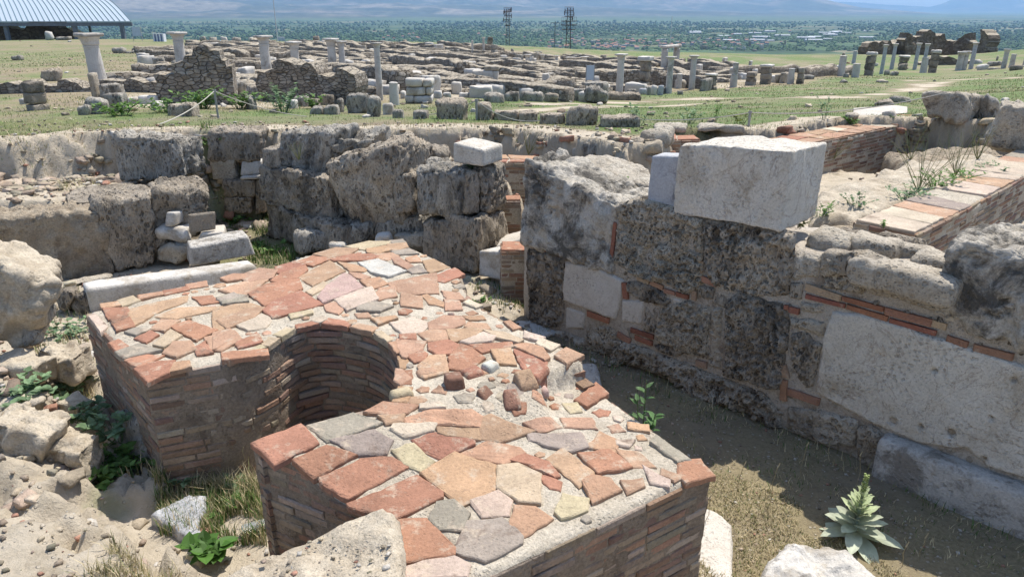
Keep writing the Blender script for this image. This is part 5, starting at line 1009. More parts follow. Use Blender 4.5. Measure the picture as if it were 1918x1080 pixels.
def loose(zf, x0, y0, x1, y1, mat, sh='chip', dp=None, zb=None, kind='block', up=0.):
    a = zf(x0, y1); b = zf(x1, y0); u0, v1 = a; u1, v0 = b; p = gp((u0+u1)/2, v1); D = dep(p); wm = (u1-u0)*D/F_; hm = (v1-v0)*D/F_; dp = dp or min(max(wm*.6, .25), 1.2); SD[0] += 1; r_ = random.Random(SD[0])
    Y = p[1]; zt = H_; z1 = zat((u0+u1)/2, v0, Y+dp*.3) if up == 0 else zat((u0+u1)/2, v0, Y)
    z1 = max(z1, p[2]+.12); yaw = r_.uniform(-.25, .25); cx = p[0]; ca, sa = math.cos(yaw), math.sin(yaw); k = .93
    C8 = [(cx+(x*wm*k)*ca-(y*dp)*sa*.3, Y+(y+.5)*dp+(x*wm)*sa, z) for z in (p[2]-.06, z1) for x, y in ((-.5, -.5), (.5, -.5), (.5, .5), (-.5, .5))]
    kk = dict(SH[sh]); s_ = max(1., D/12); kk.update(r=min(kk['r']*s_, .25*hm), amp=kk['amp']*min(s_, 2), low=min(kk['low']*s_, .12*hm+.01), pit=0)
    V, Fq = rough(C8, res=max(.035, D*.0035), seed=SD[0], **kk); um = (u0+u1)/2; lm = min(LM, key=lambda q: abs(q[0]-um)); dl = um-lm[0]
    side = 'in line with' if abs(dl) < 6 else ('just left of' if -28 < dl < 0 else 'just right of' if 0 < dl < 28 else 'farther left of' if dl < 0 else 'farther right of')
    size = 'large' if wm*hm > .8 else 'small' if wm*hm < .18 else 'mid-sized'; shp = 'flat' if wm > 2.2*hm else 'upright' if hm > 1.25*wm else 'blocky'; row = 'front row' if v1 > 185 else 'middle row' if v1 > 150 else 'back row'
    lb = f'{size} {shp} {CN[mat]} stone {side} {lm[1]}, {row}'
    
    used[lb] = used.get(lb, 0)+1
    T(mk('stone_block', V, Fq, M[mat], smooth=True), lb, 'stone block', 'loose stone blocks among the ruins')
def stackb(zf, x0, y0, x1, y1, z_of, mat, label, dp=.5):
    """block resting on others: depth taken from the foot sight line z_of"""
    p = gp(*zf(*z_of)); Y = p[1]; u0, v1 = zf(x0, y1); u1, v0 = zf(x1, y0); SD[0] += 1
    C8 = [(xat(u, v1, Y), Y+d_, zat(u, v, Y)) for v in (v1, v0) for u, d_ in ((u0+.15, 0), (u1-.15, 0), (u1-.15, dp), (u0+.15, dp))]
    V, Fq = rough(C8, res=.06, r=.03, amp=.008, low=.02, seed=SD[0]); T(mk('marble_block', V, Fq, M[mat], smooth=True), label, 'stone block')
for a in [(447, 505, 495, 545, 'white', 'left block of the bottom course in the stack of white blocks'), (495, 508, 590, 545, 'marble', 'right block of the bottom course in the stack of white blocks'), (450, 462, 556, 504, 'marble', 'long block of the middle course in the stack of white blocks'), (557, 462, 588, 504, 'white', 'short block of the middle course in the stack of white blocks'),
          (447, 418, 540, 460, 'white', 'left block of the top course in the stack of white blocks'), (541, 422, 590, 460, 'marble', 'right block of the top course in the stack of white blocks')]: stackb(U10, *a[:4], (520, 545), *a[4:], dp=.6)
for a in [(803, 428, 835, 470, 'marble', 'lower left block of the tidy white pile behind the big centre block'), (836, 428, 873, 470, 'white', 'lower middle block of the tidy white pile behind the big centre block'), (874, 430, 930, 472, 'marble', 'lower right block of the tidy white pile behind the big centre block'),
          (803, 376, 911, 427, 'white', 'long upper block of the tidy white pile behind the big centre block'), (912, 378, 940, 429, 'white', 'upright upper block at the right of the tidy white pile'), (865, 352, 945, 376, 'travpale', 'thin slab lying on top of the tidy white pile')]: stackb(U10, *a[:4], (870, 490), *a[4:], dp=.6)
for it in """10 785 455 910 520 white|10 693 435 750 500 white|10 555 345 632 388 travgrey|10 1063 460 1165 492 white|10 1080 412 1130 450 white|10 1168 392 1208 490 colm|10 1218 440 1310 500 travgrey boul|10 1310 448 1358 500 colm|10 1243 413 1355 440 colm|10 595 482 645 520 marble|10 422 483 450 520 marble|10 325 548 382 608 marble rock
10 865 500 970 545 travgrey boul|10 975 490 1050 540 travgrey boul|10 1055 490 1180 540 travgrey boul|10 1180 495 1255 540 travdark boul|10 1400 475 1520 545 travgrey rock|10 1520 490 1700 530 trav boul|10 1300 575 1470 660 travdark boul|10 1480 618 1700 675 travdark trav|10 1045 590 1150 645 travdark trav|10 912 585 1050 640 travdark trav|10 1158 632 1300 655 travdark boul
10 820 540 910 635 travdark boul|10 600 525 790 632 travdark boul|10 490 592 570 632 travgrey rock|10 375 585 440 628 travgrey rock|10 140 497 250 600 travgrey boul|10 250 515 320 620 travgrey boul|10 945 440 1000 480 marble rock|10 1000 455 1040 490 marble rock|10 645 490 690 520 marble rock|10 730 490 790 515 marble rock|10 905 480 945 505 marble rock|10 405 275 458 300 colm|10 258 262 296 310 colm|10 360 378 410 430 colm
10 1005 258 1022 282 travgrey|10 420 395 450 450 travgrey|10 1435 403 1475 470 colm|11 560 475 680 555 travgrey trav|11 580 525 700 635 travgrey trav|11 480 555 590 645 travgrey boul|11 425 590 500 650 travgrey boul|11 1020 520 1120 590 travgrey boul|11 935 585 1100 655 travdark boul|11 1110 500 1320 590 travgrey boul|11 1315 460 1385 560 travgrey rock|11 1370 540 1430 620 travgrey rock
11 1605 565 1660 612 marble rock|11 1640 545 1730 600 travgrey rock|11 1690 455 1790 515 travgrey rock|11 1720 510 1790 560 travgrey rock|11 1730 555 1790 602 trav chip|11 1740 600 1810 645 travgrey rock|11 1795 480 1900 535 travdark boul|11 1795 530 1880 592 trav chip|11 1810 590 1890 645 travgrey rock|11 1885 550 1918 632 travgrey rock
11 245 175 290 225 colm rock|11 312 205 385 225 travgrey rock|11 240 392 330 452 travdark rock|11 65 315 122 345 travgrey rock|11 625 270 700 302 travgrey rock|11 700 286 770 303 travgrey rock|11 735 265 780 290 travdark rock|11 765 343 825 362 travgrey rock|11 775 540 885 588 marble|11 845 570 890 622 marble|11 705 568 775 588 marble|11 107 550 150 590 marble|11 515 410 545 555 travpale
11 1325 302 1365 325 colm rock|11 1385 305 1430 332 colm rock|11 1432 305 1470 340 colm|11 1250 320 1305 348 travgrey rock|11 1350 430 1405 455 colm rock|11 970 335 1025 365 travgrey rock|11 875 350 950 405 travdark|11 1115 208 1155 236 travgrey rock|11 1175 208 1215 236 travgrey rock|11 1235 208 1275 236 colm rock|11 1300 210 1350 238 travgrey rock|11 1390 212 1500 238 colm rock|11 1560 208 1600 232 colm rock|11 1755 198 1795 250 ruin chip
13 630 680 730 775 greym|13 800 640 890 790 colm|13 890 640 985 800 greym|13 735 650 800 790 colm|13 430 700 590 765 travgrey|13 385 640 450 690 marble rock|13 1250 560 1325 700 travpale rock|13 1190 720 1290 780 travgrey rock|13 0 740 155 905 travgrey rock|13 1150 470 1250 640 travpale|13 1600 470 1790 545 colm|13 1605 550 1790 690 trav boul|13 1665 650 1790 705 travdark rock
12 210 325 262 352 travdark rock|12 410 400 435 425 marble rock|12 600 392 640 440 travpale|12 745 400 810 425 travgrey|12 810 358 900 402 ruin chip|12 960 388 998 415 travgrey rock|12 1215 380 1258 405 travgrey rock|12 1100 330 1145 358 colm|12 1255 340 1300 380 ruin chip|12 1180 372 1210 400 travgrey rock|12 1655 320 1700 345 colm rock|12 1680 345 1735 380 colm rock|12 1740 330 1810 358 travgrey rock|12 1770 298 1782 322 travdark|12 1740 360 1790 378 travgrey rock|12 1660 350 1680 372 travgrey|12 1860 350 1918 378 ruin chip|12 955 278 972 296 travdark rock
12 450 218 470 255 ruin chip|12 320 250 345 268 colm rock|12 355 252 380 268 colm rock|12 395 252 420 270 travgrey rock|12 425 245 445 268 colm rock|12 475 262 505 274 ruin chip|12 515 240 540 270 colm|12 200 240 240 262 ruin chip""".replace('\n', '|').split('|'):
    p = it.split(); zf = {'10': U10, '11': U11, '12': U12, '13': U13}[p[0]]; loose(zf, *map(float, p[1:5]), p[5], p[6] if len(p) > 6 else 'chip')
# small grassy mound on the skyline
m0 = gp(756, 84)
# ------------------------------------------------------------ roof shelter, boards, posts
Yc = 122.; C0 = np.array([xat(245, 40, Yc), Yc, zat(245, 40, Yc)]); ex = np.array([-1, -.02, 0.]); bk = np.array([xat(201, 0, Yc+16)-C0[0], 16.5]); zr = zat(201, 0, Yc+16)-C0[2]
sh = empty('roof_shelter', (C0[0]-15, Yc+8, float(zfar(C0[0], Yc))), 'blue-grey curved metal roof on steel posts over a ruin at the far left', 'shelter')
mb = MB(); NS = 26; NP = 12
def rp(s, t):
    a = t*math.pi*.5; f = math.sin(a*.8)/math.sin(math.pi*.4); return C0+ex*s*44+np.array([bk[0]*t, bk[1]*t, zr*1.0*(.30*t+.70*f)])
for i in range(NS):
    for j in range(NP):
        s0, s1 = i/NS, (i+1)/NS; t0, t1 = j/NP*1.35, (j+1)/NP*1.35; q = [rp(s0, t0), rp(s1, t0), rp(s1, t1), rp(s0, t1)]; V = [tuple(p) for p in q]+[tuple(p-[0, 0, .12]) for p in q]
        mb.add(V, [(3, 2, 1, 0), (4, 5, 6, 7), (0, 1, 5, 4), (2, 3, 7, 6), (1, 2, 6, 5), (3, 0, 4, 7)], (.5, .6, .66))
m_, n_, b_ = nodes('standing_seam_metal', .45); b_.inputs['Base Color'].default_value = (.42, .48, .52, 1); b_.inputs['Metallic'].default_value = .2; M['roofm'] = m_
m_, n_, b_ = nodes('seam_metal', .5); b_.inputs['Base Color'].default_value = (.17, .25, .29, 1); M['seam'] = m_
mb.build('metal_roof', M['roofm'], sh)
mb = MB()
for i in range(NS*2+1):
    for j in range(NP): mb.tube(rp(i/NS/2, j/NP*1.35)+[0, 0, .05], rp(i/NS/2, (j+1)/NP*1.35)+[0, 0, .05], .07, n=4)
mb.build('roof_seams', M['seam'], sh)
mb = MB(); mb.box(tuple(C0+ex*22+[0, .3, -.45]), (44, .3, .55), 0.02); mb.build('eaves_beam', M['steel'], sh)
for u, y_ in ((13, 0), (63, 14), (142, 0), (230, 0), (170, 15), (138, 15), (-20, 0), (-20, 14)):
    Y = Yc+.4+y_; x = xat(u, 60, Y); mb = MB(); zg = float(zfar(x, Y))-.4; w1 = .55 if y_ == 0 else .35; mb.box((x, Y, (zg+C0[2]-.5)/2), (w1, w1, C0[2]-.5-zg)); mb.box((x, Y, C0[2]-.6), (w1*1.5, w1*1.5, .2)); mb.build('post', M['steel'], sh)
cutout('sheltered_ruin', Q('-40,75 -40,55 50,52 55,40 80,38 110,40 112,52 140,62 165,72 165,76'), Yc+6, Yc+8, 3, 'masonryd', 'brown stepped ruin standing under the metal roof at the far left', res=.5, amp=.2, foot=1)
def board(u0, u1, v0, v1, vb, label):
    p = gp((u0+u1)/2, vb); Y = p[1]; r = empty('information_board', p, label, 'sign'); mb = MB(); xa, xb = xat(u0, v0, Y), xat(u1, v0, Y); za, zb = zat(u0, v0, Y), zat(u0, v1, Y)
    mb.box(((xa+xb)/2, Y, (za+zb)/2), (xb-xa, .05, za-zb)); mb.build('panel', M['board'], r)
    for x in (xa, xb): mb = MB(); mb.box((x, Y+.03, (za+p[2]-.2)/2), (.07, .07, za-p[2]+.25)); mb.build('leg', M['galv'], r)
board(246, 262, 51, 68, 76, 'pale blank board on two legs right of the metal roof'); board(1099, 1113, 123, 150, 167, 'pale grey information board among the ruins left of the smooth grey column')
p = gp(300, 78); mb = MB(); w0 = 20*dep(p)/F_
for i in range(7): mb.box((p[0]+(i-3)*w0/7, p[1], p[2]+w0*.32), (w0/7*(.95), w0*.5, w0*.7), 0, (.75, .76, .8) if i % 2 == 0 else (.16, .2, .34))
T(mb.build('striped_crate', M['attr']), 'small blue and white striped crate on the rise right of the blank board', 'crate')
def rope_post(u, vb, vt, label):
    p = gp(u, vb); mb = MB(); zt = zat(u, vt, p[1]); mb.tube((p[0], p[1], p[2]-.1), (p[0], p[1], zt), .017, n=8); mb.tube((p[0], p[1], zt-.03), (p[0], p[1], zt), .024, n=8); T(mb.build('rope_post', M['galv'], loc=p), label, 'post', None); return (p[0], p[1], zt-.02)
def rope(a, b, sag, label):
    mb = MB(); a = np.array(a); b = np.array(b); n = 14; pt = [a+(b-a)*t/n-np.array([0, 0, sag*4*(t/n)*(1-t/n)]) for t in range(n+1)]
    for p, q in zip(pt[:-1], pt[1:]): mb.tube(p, q, .007, n=5)
    T(mb.build('rope', M['rope']), label, 'rope')
r1 = rope_post(409, 222, 168, 'thin metal post with ropes in the weeds before the jagged ruin'); r2 = rope_post(893, 226, 186, 'thin dark post in front of the dark travertine lump in the centre'); r3 = rope_post(1071, 233, 202, 'thin metal post by the dark squared stones right of centre'); r4 = rope_post(1402, 238, 208, 'thin post on the turf behind the big white marble block')
g0 = gp(300, 236); rope(r1, (g0[0], g0[1], g0[2]+.02), .05, 'pale rope slanting down left from the post in the weeds'); g1 = gp(575, 221); rope(r1, (g1[0], g1[1], g1[2]+.02), .06, 'pale rope slanting down right from the post in the weeds')
g2 = gp(800, 222); rope(r2, (g2[0], g2[1], g2[2]+.05), .03, 'pale rope running down left from the dark centre post'); rope(r2, r3, .22, 'thin rope between the dark centre post and the post by the squared stones'); rope(r3, r4, .12, 'thin rope between the two right-hand posts'); r5 = gp(1760, 226); rope(r4, (r5[0], r5[1], r5[2]+.35), .1, 'thin wire running right from the post on the turf')
# ------------------------------------------------------------ masts
def lattice_tower(u, vt, Y, w0, label, decks, seed):
    x = xat(u, vt, Y); zt = zat(u, vt, Y); zg = float(zfar(x, Y))-.5; root = empty('radio_mast', (x, Y, zg), label, 'mast'); mb = MB(); h = zt-zg; W = lambda z: w0*(1.25-.5*(z-zg)/h); cs = [(-1, -1), (1, -1), (1, 1), (-1, 1)]
    n = 11
    for k in range(n):
        z0, z1 = zg+h*k/n, zg+h*(k+1)/n
        for i in range(4):
            a, b = cs[i], cs[(i+1) % 4]; A0 = (x+a[0]*W(z0)/2, Y+a[1]*W(z0)/2, z0); A1 = (x+a[0]*W(z1)/2, Y+a[1]*W(z1)/2, z1); B0 = (x+b[0]*W(z0)/2, Y+b[1]*W(z0)/2, z0); B1 = (x+b[0]*W(z1)/2, Y+b[1]*W(z1)/2, z1)
            mb.tube(A0, A1, .055, n=4); mb.tube(A0, B1, .022, n=4); mb.tube(A1, B1, .025, n=4)
    mb.build('lattice', M['rust'], root)
    for (v, wd) in decks:
        z = zat(u, v, Y); mb = MB(); mb.box((x, Y, z), (wd, wd*.7, .12)); 
        for i in range(9): mb.tube((x-wd/2+wd*i/8, Y-wd*.35, z), (x-wd/2+wd*i/8, Y-wd*.35, z+.9), .02, n=4)
        mb.tube((x-wd/2, Y-wd*.35, z+.9), (x+wd/2, Y-wd*.35, z+.9), .03, n=4); mb.build('platform', M['rust'], root)
    r_ = random.Random(seed)
    for k in range(7):
        z = zt-r_.uniform(0, 3.2); dx = r_.choice([-1, 1])*r_.uniform(.6, 1.2); mb = MB(); mb.tube((x, Y, z), (x+dx, Y-.2, z), .04, n=4); mb.tube((x+dx, Y-.2, z-.45), (x+dx, Y-.2, z+.45), .09, n=6); mb.build('antenna', M['rust'], root)
lattice_tower(951, 17, 185, .85, 'slim rusty lattice radio mast, left of the two', [(22, 1.9), (30, 1.7), (38, 1.9), (48, 1.4)], 1); lattice_tower(1066, 15, 180, .95, 'wider rusty lattice radio mast with platforms, right of the two', [(21, 2.0), (31, 2.0), (40, 3.4), (47, 3.6), (56, 3.0)], 2)
def pole(u, vt, Y, r, label, arm=False, mat='steel'):
    x = xat(u, vt, Y); zt = zat(u, vt, Y); zg = float(zfar(x, Y))-.5; root = empty('utility_pole', (x, Y, zg), label, 'pole'); mb = MB(); mb.tube((x, Y, zg), (x, Y, zt), r, r*.6, n=8); mb.build('pole_shaft', M[mat], root)
    if arm: mb = MB(); mb.box((x, Y, zt-.4), (2.2, .12, .12)); mb.box((x, Y, zt-1.2), (1.4, .1, .1)); mb.build('crossarm', M[mat], root)
pole(1040, 40, 190, .16, 'dark utility pole with a crossarm between the two lattice masts', True); pole(1259, 31, 190, .12, 'thin white mast rising behind the small gateway', False, 'palepost'); pole(511, -6, 150, .12, 'very thin pale pole rising above the white-capital column', False, 'palepost'); pole(52, 40, 130, .1, 'thin pale pole seen under the metal roof', False, 'palepost')
# ------------------------------------------------------------ valley: village and trees
rnd = random.Random(77)
def vz(x, y): return -95+4*math.sin(x/900+1)*math.sin(y/1300)
def vp(u, v):
    d = ray(u, v); t = (-95-H_)/d[2]; return t*d[0], t*d[1]
kinds = []
def house(wl, rc, name, lb):
    mb = MB(); w1, d1, h1 = wl; mb.box((0, 0, h1/2), (w1, d1, h1), 0, (.42, .39, .35)); o = .5; e = h1; r = h1+(2.2 if rc != 'flat' else .3)
    V = [(-w1/2-o, -d1/2-o, e), (w1/2+o, -d1/2-o, e), (w1/2+o, d1/2+o, e), (-w1/2-o, d1/2+o, e), (-w1/2-o, 0, r), (w1/2+o, 0, r)]
    mb.add(V, [(0, 1, 5, 4), (2, 3, 4, 5), (1, 2, 5), (3, 0, 4), (3, 2, 1, 0)], {'red': (.33, .18, .13), 'white': (.5, .52, .55), 'flat': (.5, .48, .45)}[rc], 0)
    for k in range(max(2, int(w1/3))): mb.box((-w1/2+(k+.5)*w1/max(2, int(w1/3)), -d1/2-.02, h1*.55), (1.2, .1, 1.2), 0, (.1, .1, .12))
    q = mb.build(name, M['attr'], loc=(0, 0, 0)); T(q, lb[0], lb[1], lb[2]); kinds.append(q); return q
kinds_ = [house((11, 9, 6), 'red', 'village_house', ('distant village house with a red roof on the plain', 'house', 'houses of the far village')), house((9, 8, 8), 'red', 'village_house', ('distant village house with a red roof on the plain', 'house', 'houses of the far village')), house((13, 10, 7), 'flat', 'village_house', ('distant flat-roofed pale house on the plain', 'house', 'flat-roofed houses of the far village')), house((55, 18, 6), 'white', 'warehouse', ('distant long white-roofed warehouse on the plain', 'warehouse', 'long white sheds on the plain'))]
ph = {}
for k in range(210):
    t = rnd.random()
    if t < .55: u, v = rnd.gauss(1160, 75), rnd.uniform(78, 96)
    elif t < .8: u, v = rnd.gauss(1330, 60), rnd.uniform(76, 92)
    elif t < .9: u, v = rnd.gauss(900, 120), rnd.uniform(64, 78)
    else: u, v = rnd.uniform(400, 1900), rnd.uniform(58, 80)
    i = 3 if k % 9 == 0 else rnd.choice([0, 0, 1, 2])
    if i == 3: u, v = rnd.gauss(1500, 100), rnd.uniform(60, 82)
    if u > 1880: continue
    x, y = vp(u, v); o = kinds_[i] if i not in ph else kinds_[i].copy()
    if i in ph: COL.objects.link(o)
    ph[i] = 1; o.location = (x, y, vz(x, y)-.3); o.rotation_euler = (0, 0, rnd.uniform(-.6, .6)); s = rnd.uniform(.55, 1.); o.scale = (s, s, s)
rg = np.random.default_rng(5)
def ico():
    t = (1+5**.5)/2; V = np.array([(-1, t, 0), (1, t, 0), (-1, -t, 0), (1, -t, 0), (0, -1, t), (0, 1, t), (0, -1, -t), (0, 1, -t), (t, 0, -1), (t, 0, 1), (-t, 0, -1), (-t, 0, 1)]); V /= np.linalg.norm(V[0])
    F = np.array([(0, 11, 5), (0, 5, 1), (0, 1, 7), (0, 7, 10), (0, 10, 11), (1, 5, 9), (5, 11, 4), (11, 10, 2), (10, 7, 6), (7, 1, 8), (3, 9, 4), (3, 4, 2), (3, 2, 6), (3, 6, 8), (3, 8, 9), (4, 9, 5), (2, 4, 11), (6, 2, 10), (8, 6, 7), (9, 8, 1)]); return V, F
IV, IF = ico()
def blobs(name, C, S, col, mat, label=None, cat=None, jit=.18, kind='stuff'):
    n = len(C); V = IV[None]*(1+rg.uniform(-jit, jit, (n, 12, 1)))*S[:, None, :]; a = rg.uniform(0, 6.28, n); c, s = np.cos(a)[:, None], np.sin(a)[:, None]
    V = np.stack([V[..., 0]*c-V[..., 1]*s, V[..., 0]*s+V[..., 1]*c, V[..., 2]], -1)+C[:, None, :]; F = (IF[None]+12*np.arange(n)[:, None, None]).reshape(-1, 3)
    return T(mk(name, V.reshape(-1, 3), F, mat, col=np.repeat(col, 12, 0)), label, cat, None, kind)
n = 42000; u = rg.uniform(-40, 1960, n); v = 40+59*rg.random(n)**.75; cl = np.array([vn(np.array([[a/120, b/7, 0]]), 1, 3)[0] for a, b in zip(u[:1], v[:1])]); cl = vn(np.stack([u/90, v/5, u*0], 1), 1., 3)+.6*vn(np.stack([u/25, v/2.5, u*0], 1), 1., 4)
k = cl > rg.uniform(-.9, .5, n); u, v = u[k], v[k]; xy = np.array([vp(a, b) for a, b in zip(u, v)]); sz = rg.uniform(1.8, 4.3, len(u))*(1+np.hypot(*xy.T)/9000)
S = np.stack([sz*rg.uniform(.8, 2.2, len(u)), sz, sz*rg.uniform(.7, 1.3, len(u))], 1); tall = rg.random(len(u)) < .06; S[tall] = np.stack([sz[tall]*.45, sz[tall]*.45, sz[tall]*2.], 1)
C = np.column_stack([xy, -95+S[:, 2]*.6]); base = np.array([.05, .085, .035])[None]*rg.uniform(.5, 1.8, (len(u), 1))*np.array([1, 1, 1])
m_, n_, b_ = nodes('tree_mass', .9); L(n_, attr(n_), b_.inputs['Base Color']); M['treemass'] = m_
blobs('trees', C, S, base, M['treemass'], 'far-off orchards and groves covering the plain', 'trees')
# ------------------------------------------------------------ loose stones, gravel
def protos(n, nn=(4, 3, 3)):
    out = []
    for k in range(n):
        P, Fq = lattice(nn); C8 = [(x, y, z) for z in (-.35, .35) for x, y in ((-.5, -.42), (.5, -.4), (.45, .42), (-.5, .4))]
        r_ = random.Random(k+50); C8 = [tuple(c+r_.uniform(-.17, .17) for c in p) for p in C8]
        V, Fq = rough(C8, res=1/nn[0], r=.07, amp=.06, low=.10, seed=k+50); out.append((V, Fq))
    return out
PR = protos(10); PRS = protos(8, (2, 2, 2))
def scatter(name, pts, sizes, cols, mat, label, cat, pr=PR, sink=.3, flat=1.):
    VV = []; FF = []; CC_ = []; base = 0; r_ = np.random.default_rng(9)
    for p, s, c in zip(pts, sizes, cols):
        V, Fq = pr[r_.integers(len(pr))]; a = r_.uniform(0, 6.28); ca, sa = math.cos(a), math.sin(a); W = V*s*np.array([1, r_.uniform(.7, 1.1), r_.uniform(.5, .9)*flat]); W = np.column_stack([W[:, 0]*ca-W[:, 1]*sa, W[:, 0]*sa+W[:, 1]*ca, W[:, 2]+s*.3*(1-sink*2)])+np.array(p)
        VV.append(W); FF.append(Fq+base); base += len(V); CC_.append(np.tile(c, (len(V), 1)))
    return T(mk(name, np.vstack(VV), np.vstack(FF), mat, col=np.vstack(CC_)), label, cat, None, 'stuff')
rg = np.random.default_rng(21)
def stonecols(n, red=.07, white=.12):
    c = np.array([.36, .30, .225])*rg.uniform(.6, 1.45, (n, 1))*rg.uniform(.95, 1.05, (n, 3)); k = rg.random(n); c[k < red] = np.array([.38, .21, .15])*rg.uniform(.7, 1.2, ((k < red).sum(), 1)); c[k > 1-white] = np.array([.52, .48, .42]); return c
def inpoly(x, y, poly): return sdist(x, y, poly) > 0
# clear of the solid things
def clear(x, y):
    k = sdist(x, y, pc) < -.02
    s = (x-WA[0])*wd_[0]+(y-WA[1])*wd_[1]; t = (x-WA[0])*wn[0]+(y-WA[1])*wn[1]; return k & ~((s > -.1) & (s < 6) & (t < .03) & (t > -.6))
# stones bedded in the cut face of the bank
edge = np.array(PIT[1:]); P2 = []; Sz = []
for a, b in zip(edge[:-4], edge[1:-3]):
    m = int(np.linalg.norm(b-a)*120)
    for k in range(m):
        t = rg.random(); p = a+(b-a)*t; d = (b-a)/np.linalg.norm(b-a); nr = np.array([d[1], -d[0]]); P2.append(p+nr*rg.uniform(-.06, .5)); Sz.append(rg.uniform(.04, .15)*(1 if rg.random() < .85 else 1.6))
P2 = np.array(P2); P2 = P2[:, :2]; z = zground(P2[:, 0], P2[:, 1]); scatter('bank_stones', np.column_stack([P2, z]), Sz, stonecols(len(P2), .04, .03), M['attr'], 'rubble stones bedded in the cut face of the earth bank', 'rubble', sink=.55)
# rubble on the left ledge, the left mound and at the wall feet
def scat(n, x0, x1, y0, y1, cond, smin, smax, pw_=2.5):
    x = rg.uniform(x0, x1, n); y = rg.uniform(y0, y1, n); k = cond(x, y) & clear(x, y); x, y = x[k], y[k]; z = zground(x, y); return np.column_stack([x, y, z]), smin+(smax-smin)*rg.random(len(x))**pw_
mound = LAY[7][0]; fdirt = LAY[8][0]; ledge = LAY[1][0]; trench = LAY[6][0]
A1, S1 = scat(900, -4.5, -1.2, 1.2, 4.6, lambda x, y: inpoly(x, y, mound), .025, .11, 3); A2, S2 = scat(420, -7, -3.5, 6.8, 9.5, lambda x, y: inpoly(x, y, ledge), .03, .14, 3.5)
A3, S3 = scat(500, -4.8, -1.5, 2.5, 6.6, lambda x, y: sdist(x, y, mound) < .1, .02, .12, 3); A4, S4 = scat(400, 4, 9, 4.5, 9.5, lambda x, y: x > 0, .02, .15, 3); A5, S5 = scat(500, -1.5, 2, 5.6, 9, lambda x, y: x > -9, .02, .14, 3)
A = np.vstack([A1, A2, A3, A4, A5]); S = np.concatenate([S1, S2, S3, S4, S5]); scatter('rubble', A, S, stonecols(len(A)), M['attr'], 'scattered stones, brick bits and rubble lying about the dig', 'rubble')
A1, S1 = scat(5000, -4.2, -.2, .8, 4.8, lambda x, y: (inpoly(x, y, mound) | inpoly(x, y, fdirt) | (rg.random(len(x)) < .3)), .006, .035, 3); A2, S2 = scat(2500, 0, 3.3, 1.6, 5.6, lambda x, y: inpoly(x, y, trench), .006, .02, 3); A3, S3 = scat(3500, -7, 2.4, 4.6, 10, lambda x, y: x > -9, .012, .05, 3)
A = np.vstack([A1, A2, A3]); S = np.concatenate([S1, S2, S3]); scatter('gravel', A, S, stonecols(len(A), .14, .15), M['attr'], 'fine gravel, brick crumbs and grit on the bare soil', 'gravel', PRS, .1)
# turf stones
n = 260; r = np.exp(rg.uniform(math.log(11), math.log(120), n)); a = np.radians(rg.uniform(-36, 36, n)); x, y = r*np.sin(a), r*np.cos(a); z = zground(x, y); scatter('field_stones', np.column_stack([x, y, z]), rg.uniform(.04, .13, n)*(1+r/60), stonecols(n, .03, .3), M['attr'], 'small stones strewn over the turf and the ruin field', 'rubble')
# ------------------------------------------------------------ grasses and herbs
def blades(name, x, y, z, h, w_, col, label, cat, lean=.45, kind='stuff', mat='blade'):
    n = len(x); a = rg.uniform(0, 6.283, n); le = rg.uniform(.05, lean, n)*h; dx, dy = np.cos(a), np.sin(a); px, py = -dy*w_/2, dx*w_/2; B = np.stack([x, y, z-.01], 1)
    q = lambda t, k, s: B+np.stack([dx*le*t*t+s*px*k, dy*le*t*t+s*py*k, h*t*(1-.15*t)], 1)
    V = np.stack([q(0, 1, -1), q(0, 1, 1), q(.5, .8, -1), q(.5, .8, 1), q(1, 0, 0)], 1); i = np.arange(n)[:, None]*5
    F = [tuple(f) for f in np.hstack([i+0, i+1, i+3, i+2])]+[tuple(f) for f in np.hstack([i+2, i+3, i+4])]
    o = mk(name, V.reshape(-1, 3), F, M[mat], col=np.repeat(col, 5, 0)); return T(o, label, cat, None, kind)
GR = np.array([.08, .15, .035]); ST = np.array([.56, .47, .29]); GG = np.array([.24, .24, .10])
def gcol(n, f): k = rg.random((n, 1)); return np.where(k < f, GR*rg.uniform(.7, 1.5, (n, 1)), np.where(k < f+.3*(1-f), GG, ST)*rg.uniform(.7, 1.2, (n, 1)))
# turf: density falls with distance
n = 150000; r = np.exp(rg.uniform(math.log(9.2), math.log(75), n)); a = np.radians(rg.uniform(-37, 37, n)); x, y = r*np.sin(a), r*np.cos(a); P = np.stack([x, y, 0*x], 1)
k = (sdist(x, y, np.array(PIT)) < .02) & (vn(P, .7, 44)+.8*vn(P, .15, 41)+.4*vn(P, 3, 45)+.15*(x > 0) > rg.uniform(-.5, .7, n)) & ~((sdist(x, y, FIELD) > 0) & (rg.random(n) < .7)) & (trackd(x, y) > .55); x, y, r, P = x[k], y[k], r[k], P[k]
cl = fbm(P, .5, 3, 47); blades('grass', x, y, zground(x, y), rg.uniform(.015, .045, len(x))*(1+r/50)*(1+1.2*np.clip(cl, 0, 1)), .006*(r/9), gcol(len(x), .5), 'short green and straw-coloured grass of the turf', 'grass')
def patch(polypx, zz, n, hmin, hmax, f, w_=.006, clump=5., thr=-.1):
    poly = pw(polypx, zz) if not isinstance(zz, str) else polypx; P0 = np.array(poly); x = rg.uniform(P0[:, 0].min(), P0[:, 0].max(), n); y = rg.uniform(P0[:, 1].min(), P0[:, 1].max(), n); P = np.stack([x, y, 0*x], 1)
    k = inpoly(x, y, poly) & clear(x, y) & (fbm(P, clump, 3, 9) > thr); x, y = x[k], y[k]; return x, y, zground(x, y), rg.uniform(hmin, hmax, len(x)), np.full(len(x), w_), gcol(len(x), f)
def multi(name, sets, label, lean=.5, cat='grass'):
    blades(name, *[np.concatenate([s[i] for s in sets]) for i in range(6)], label, cat, lean)
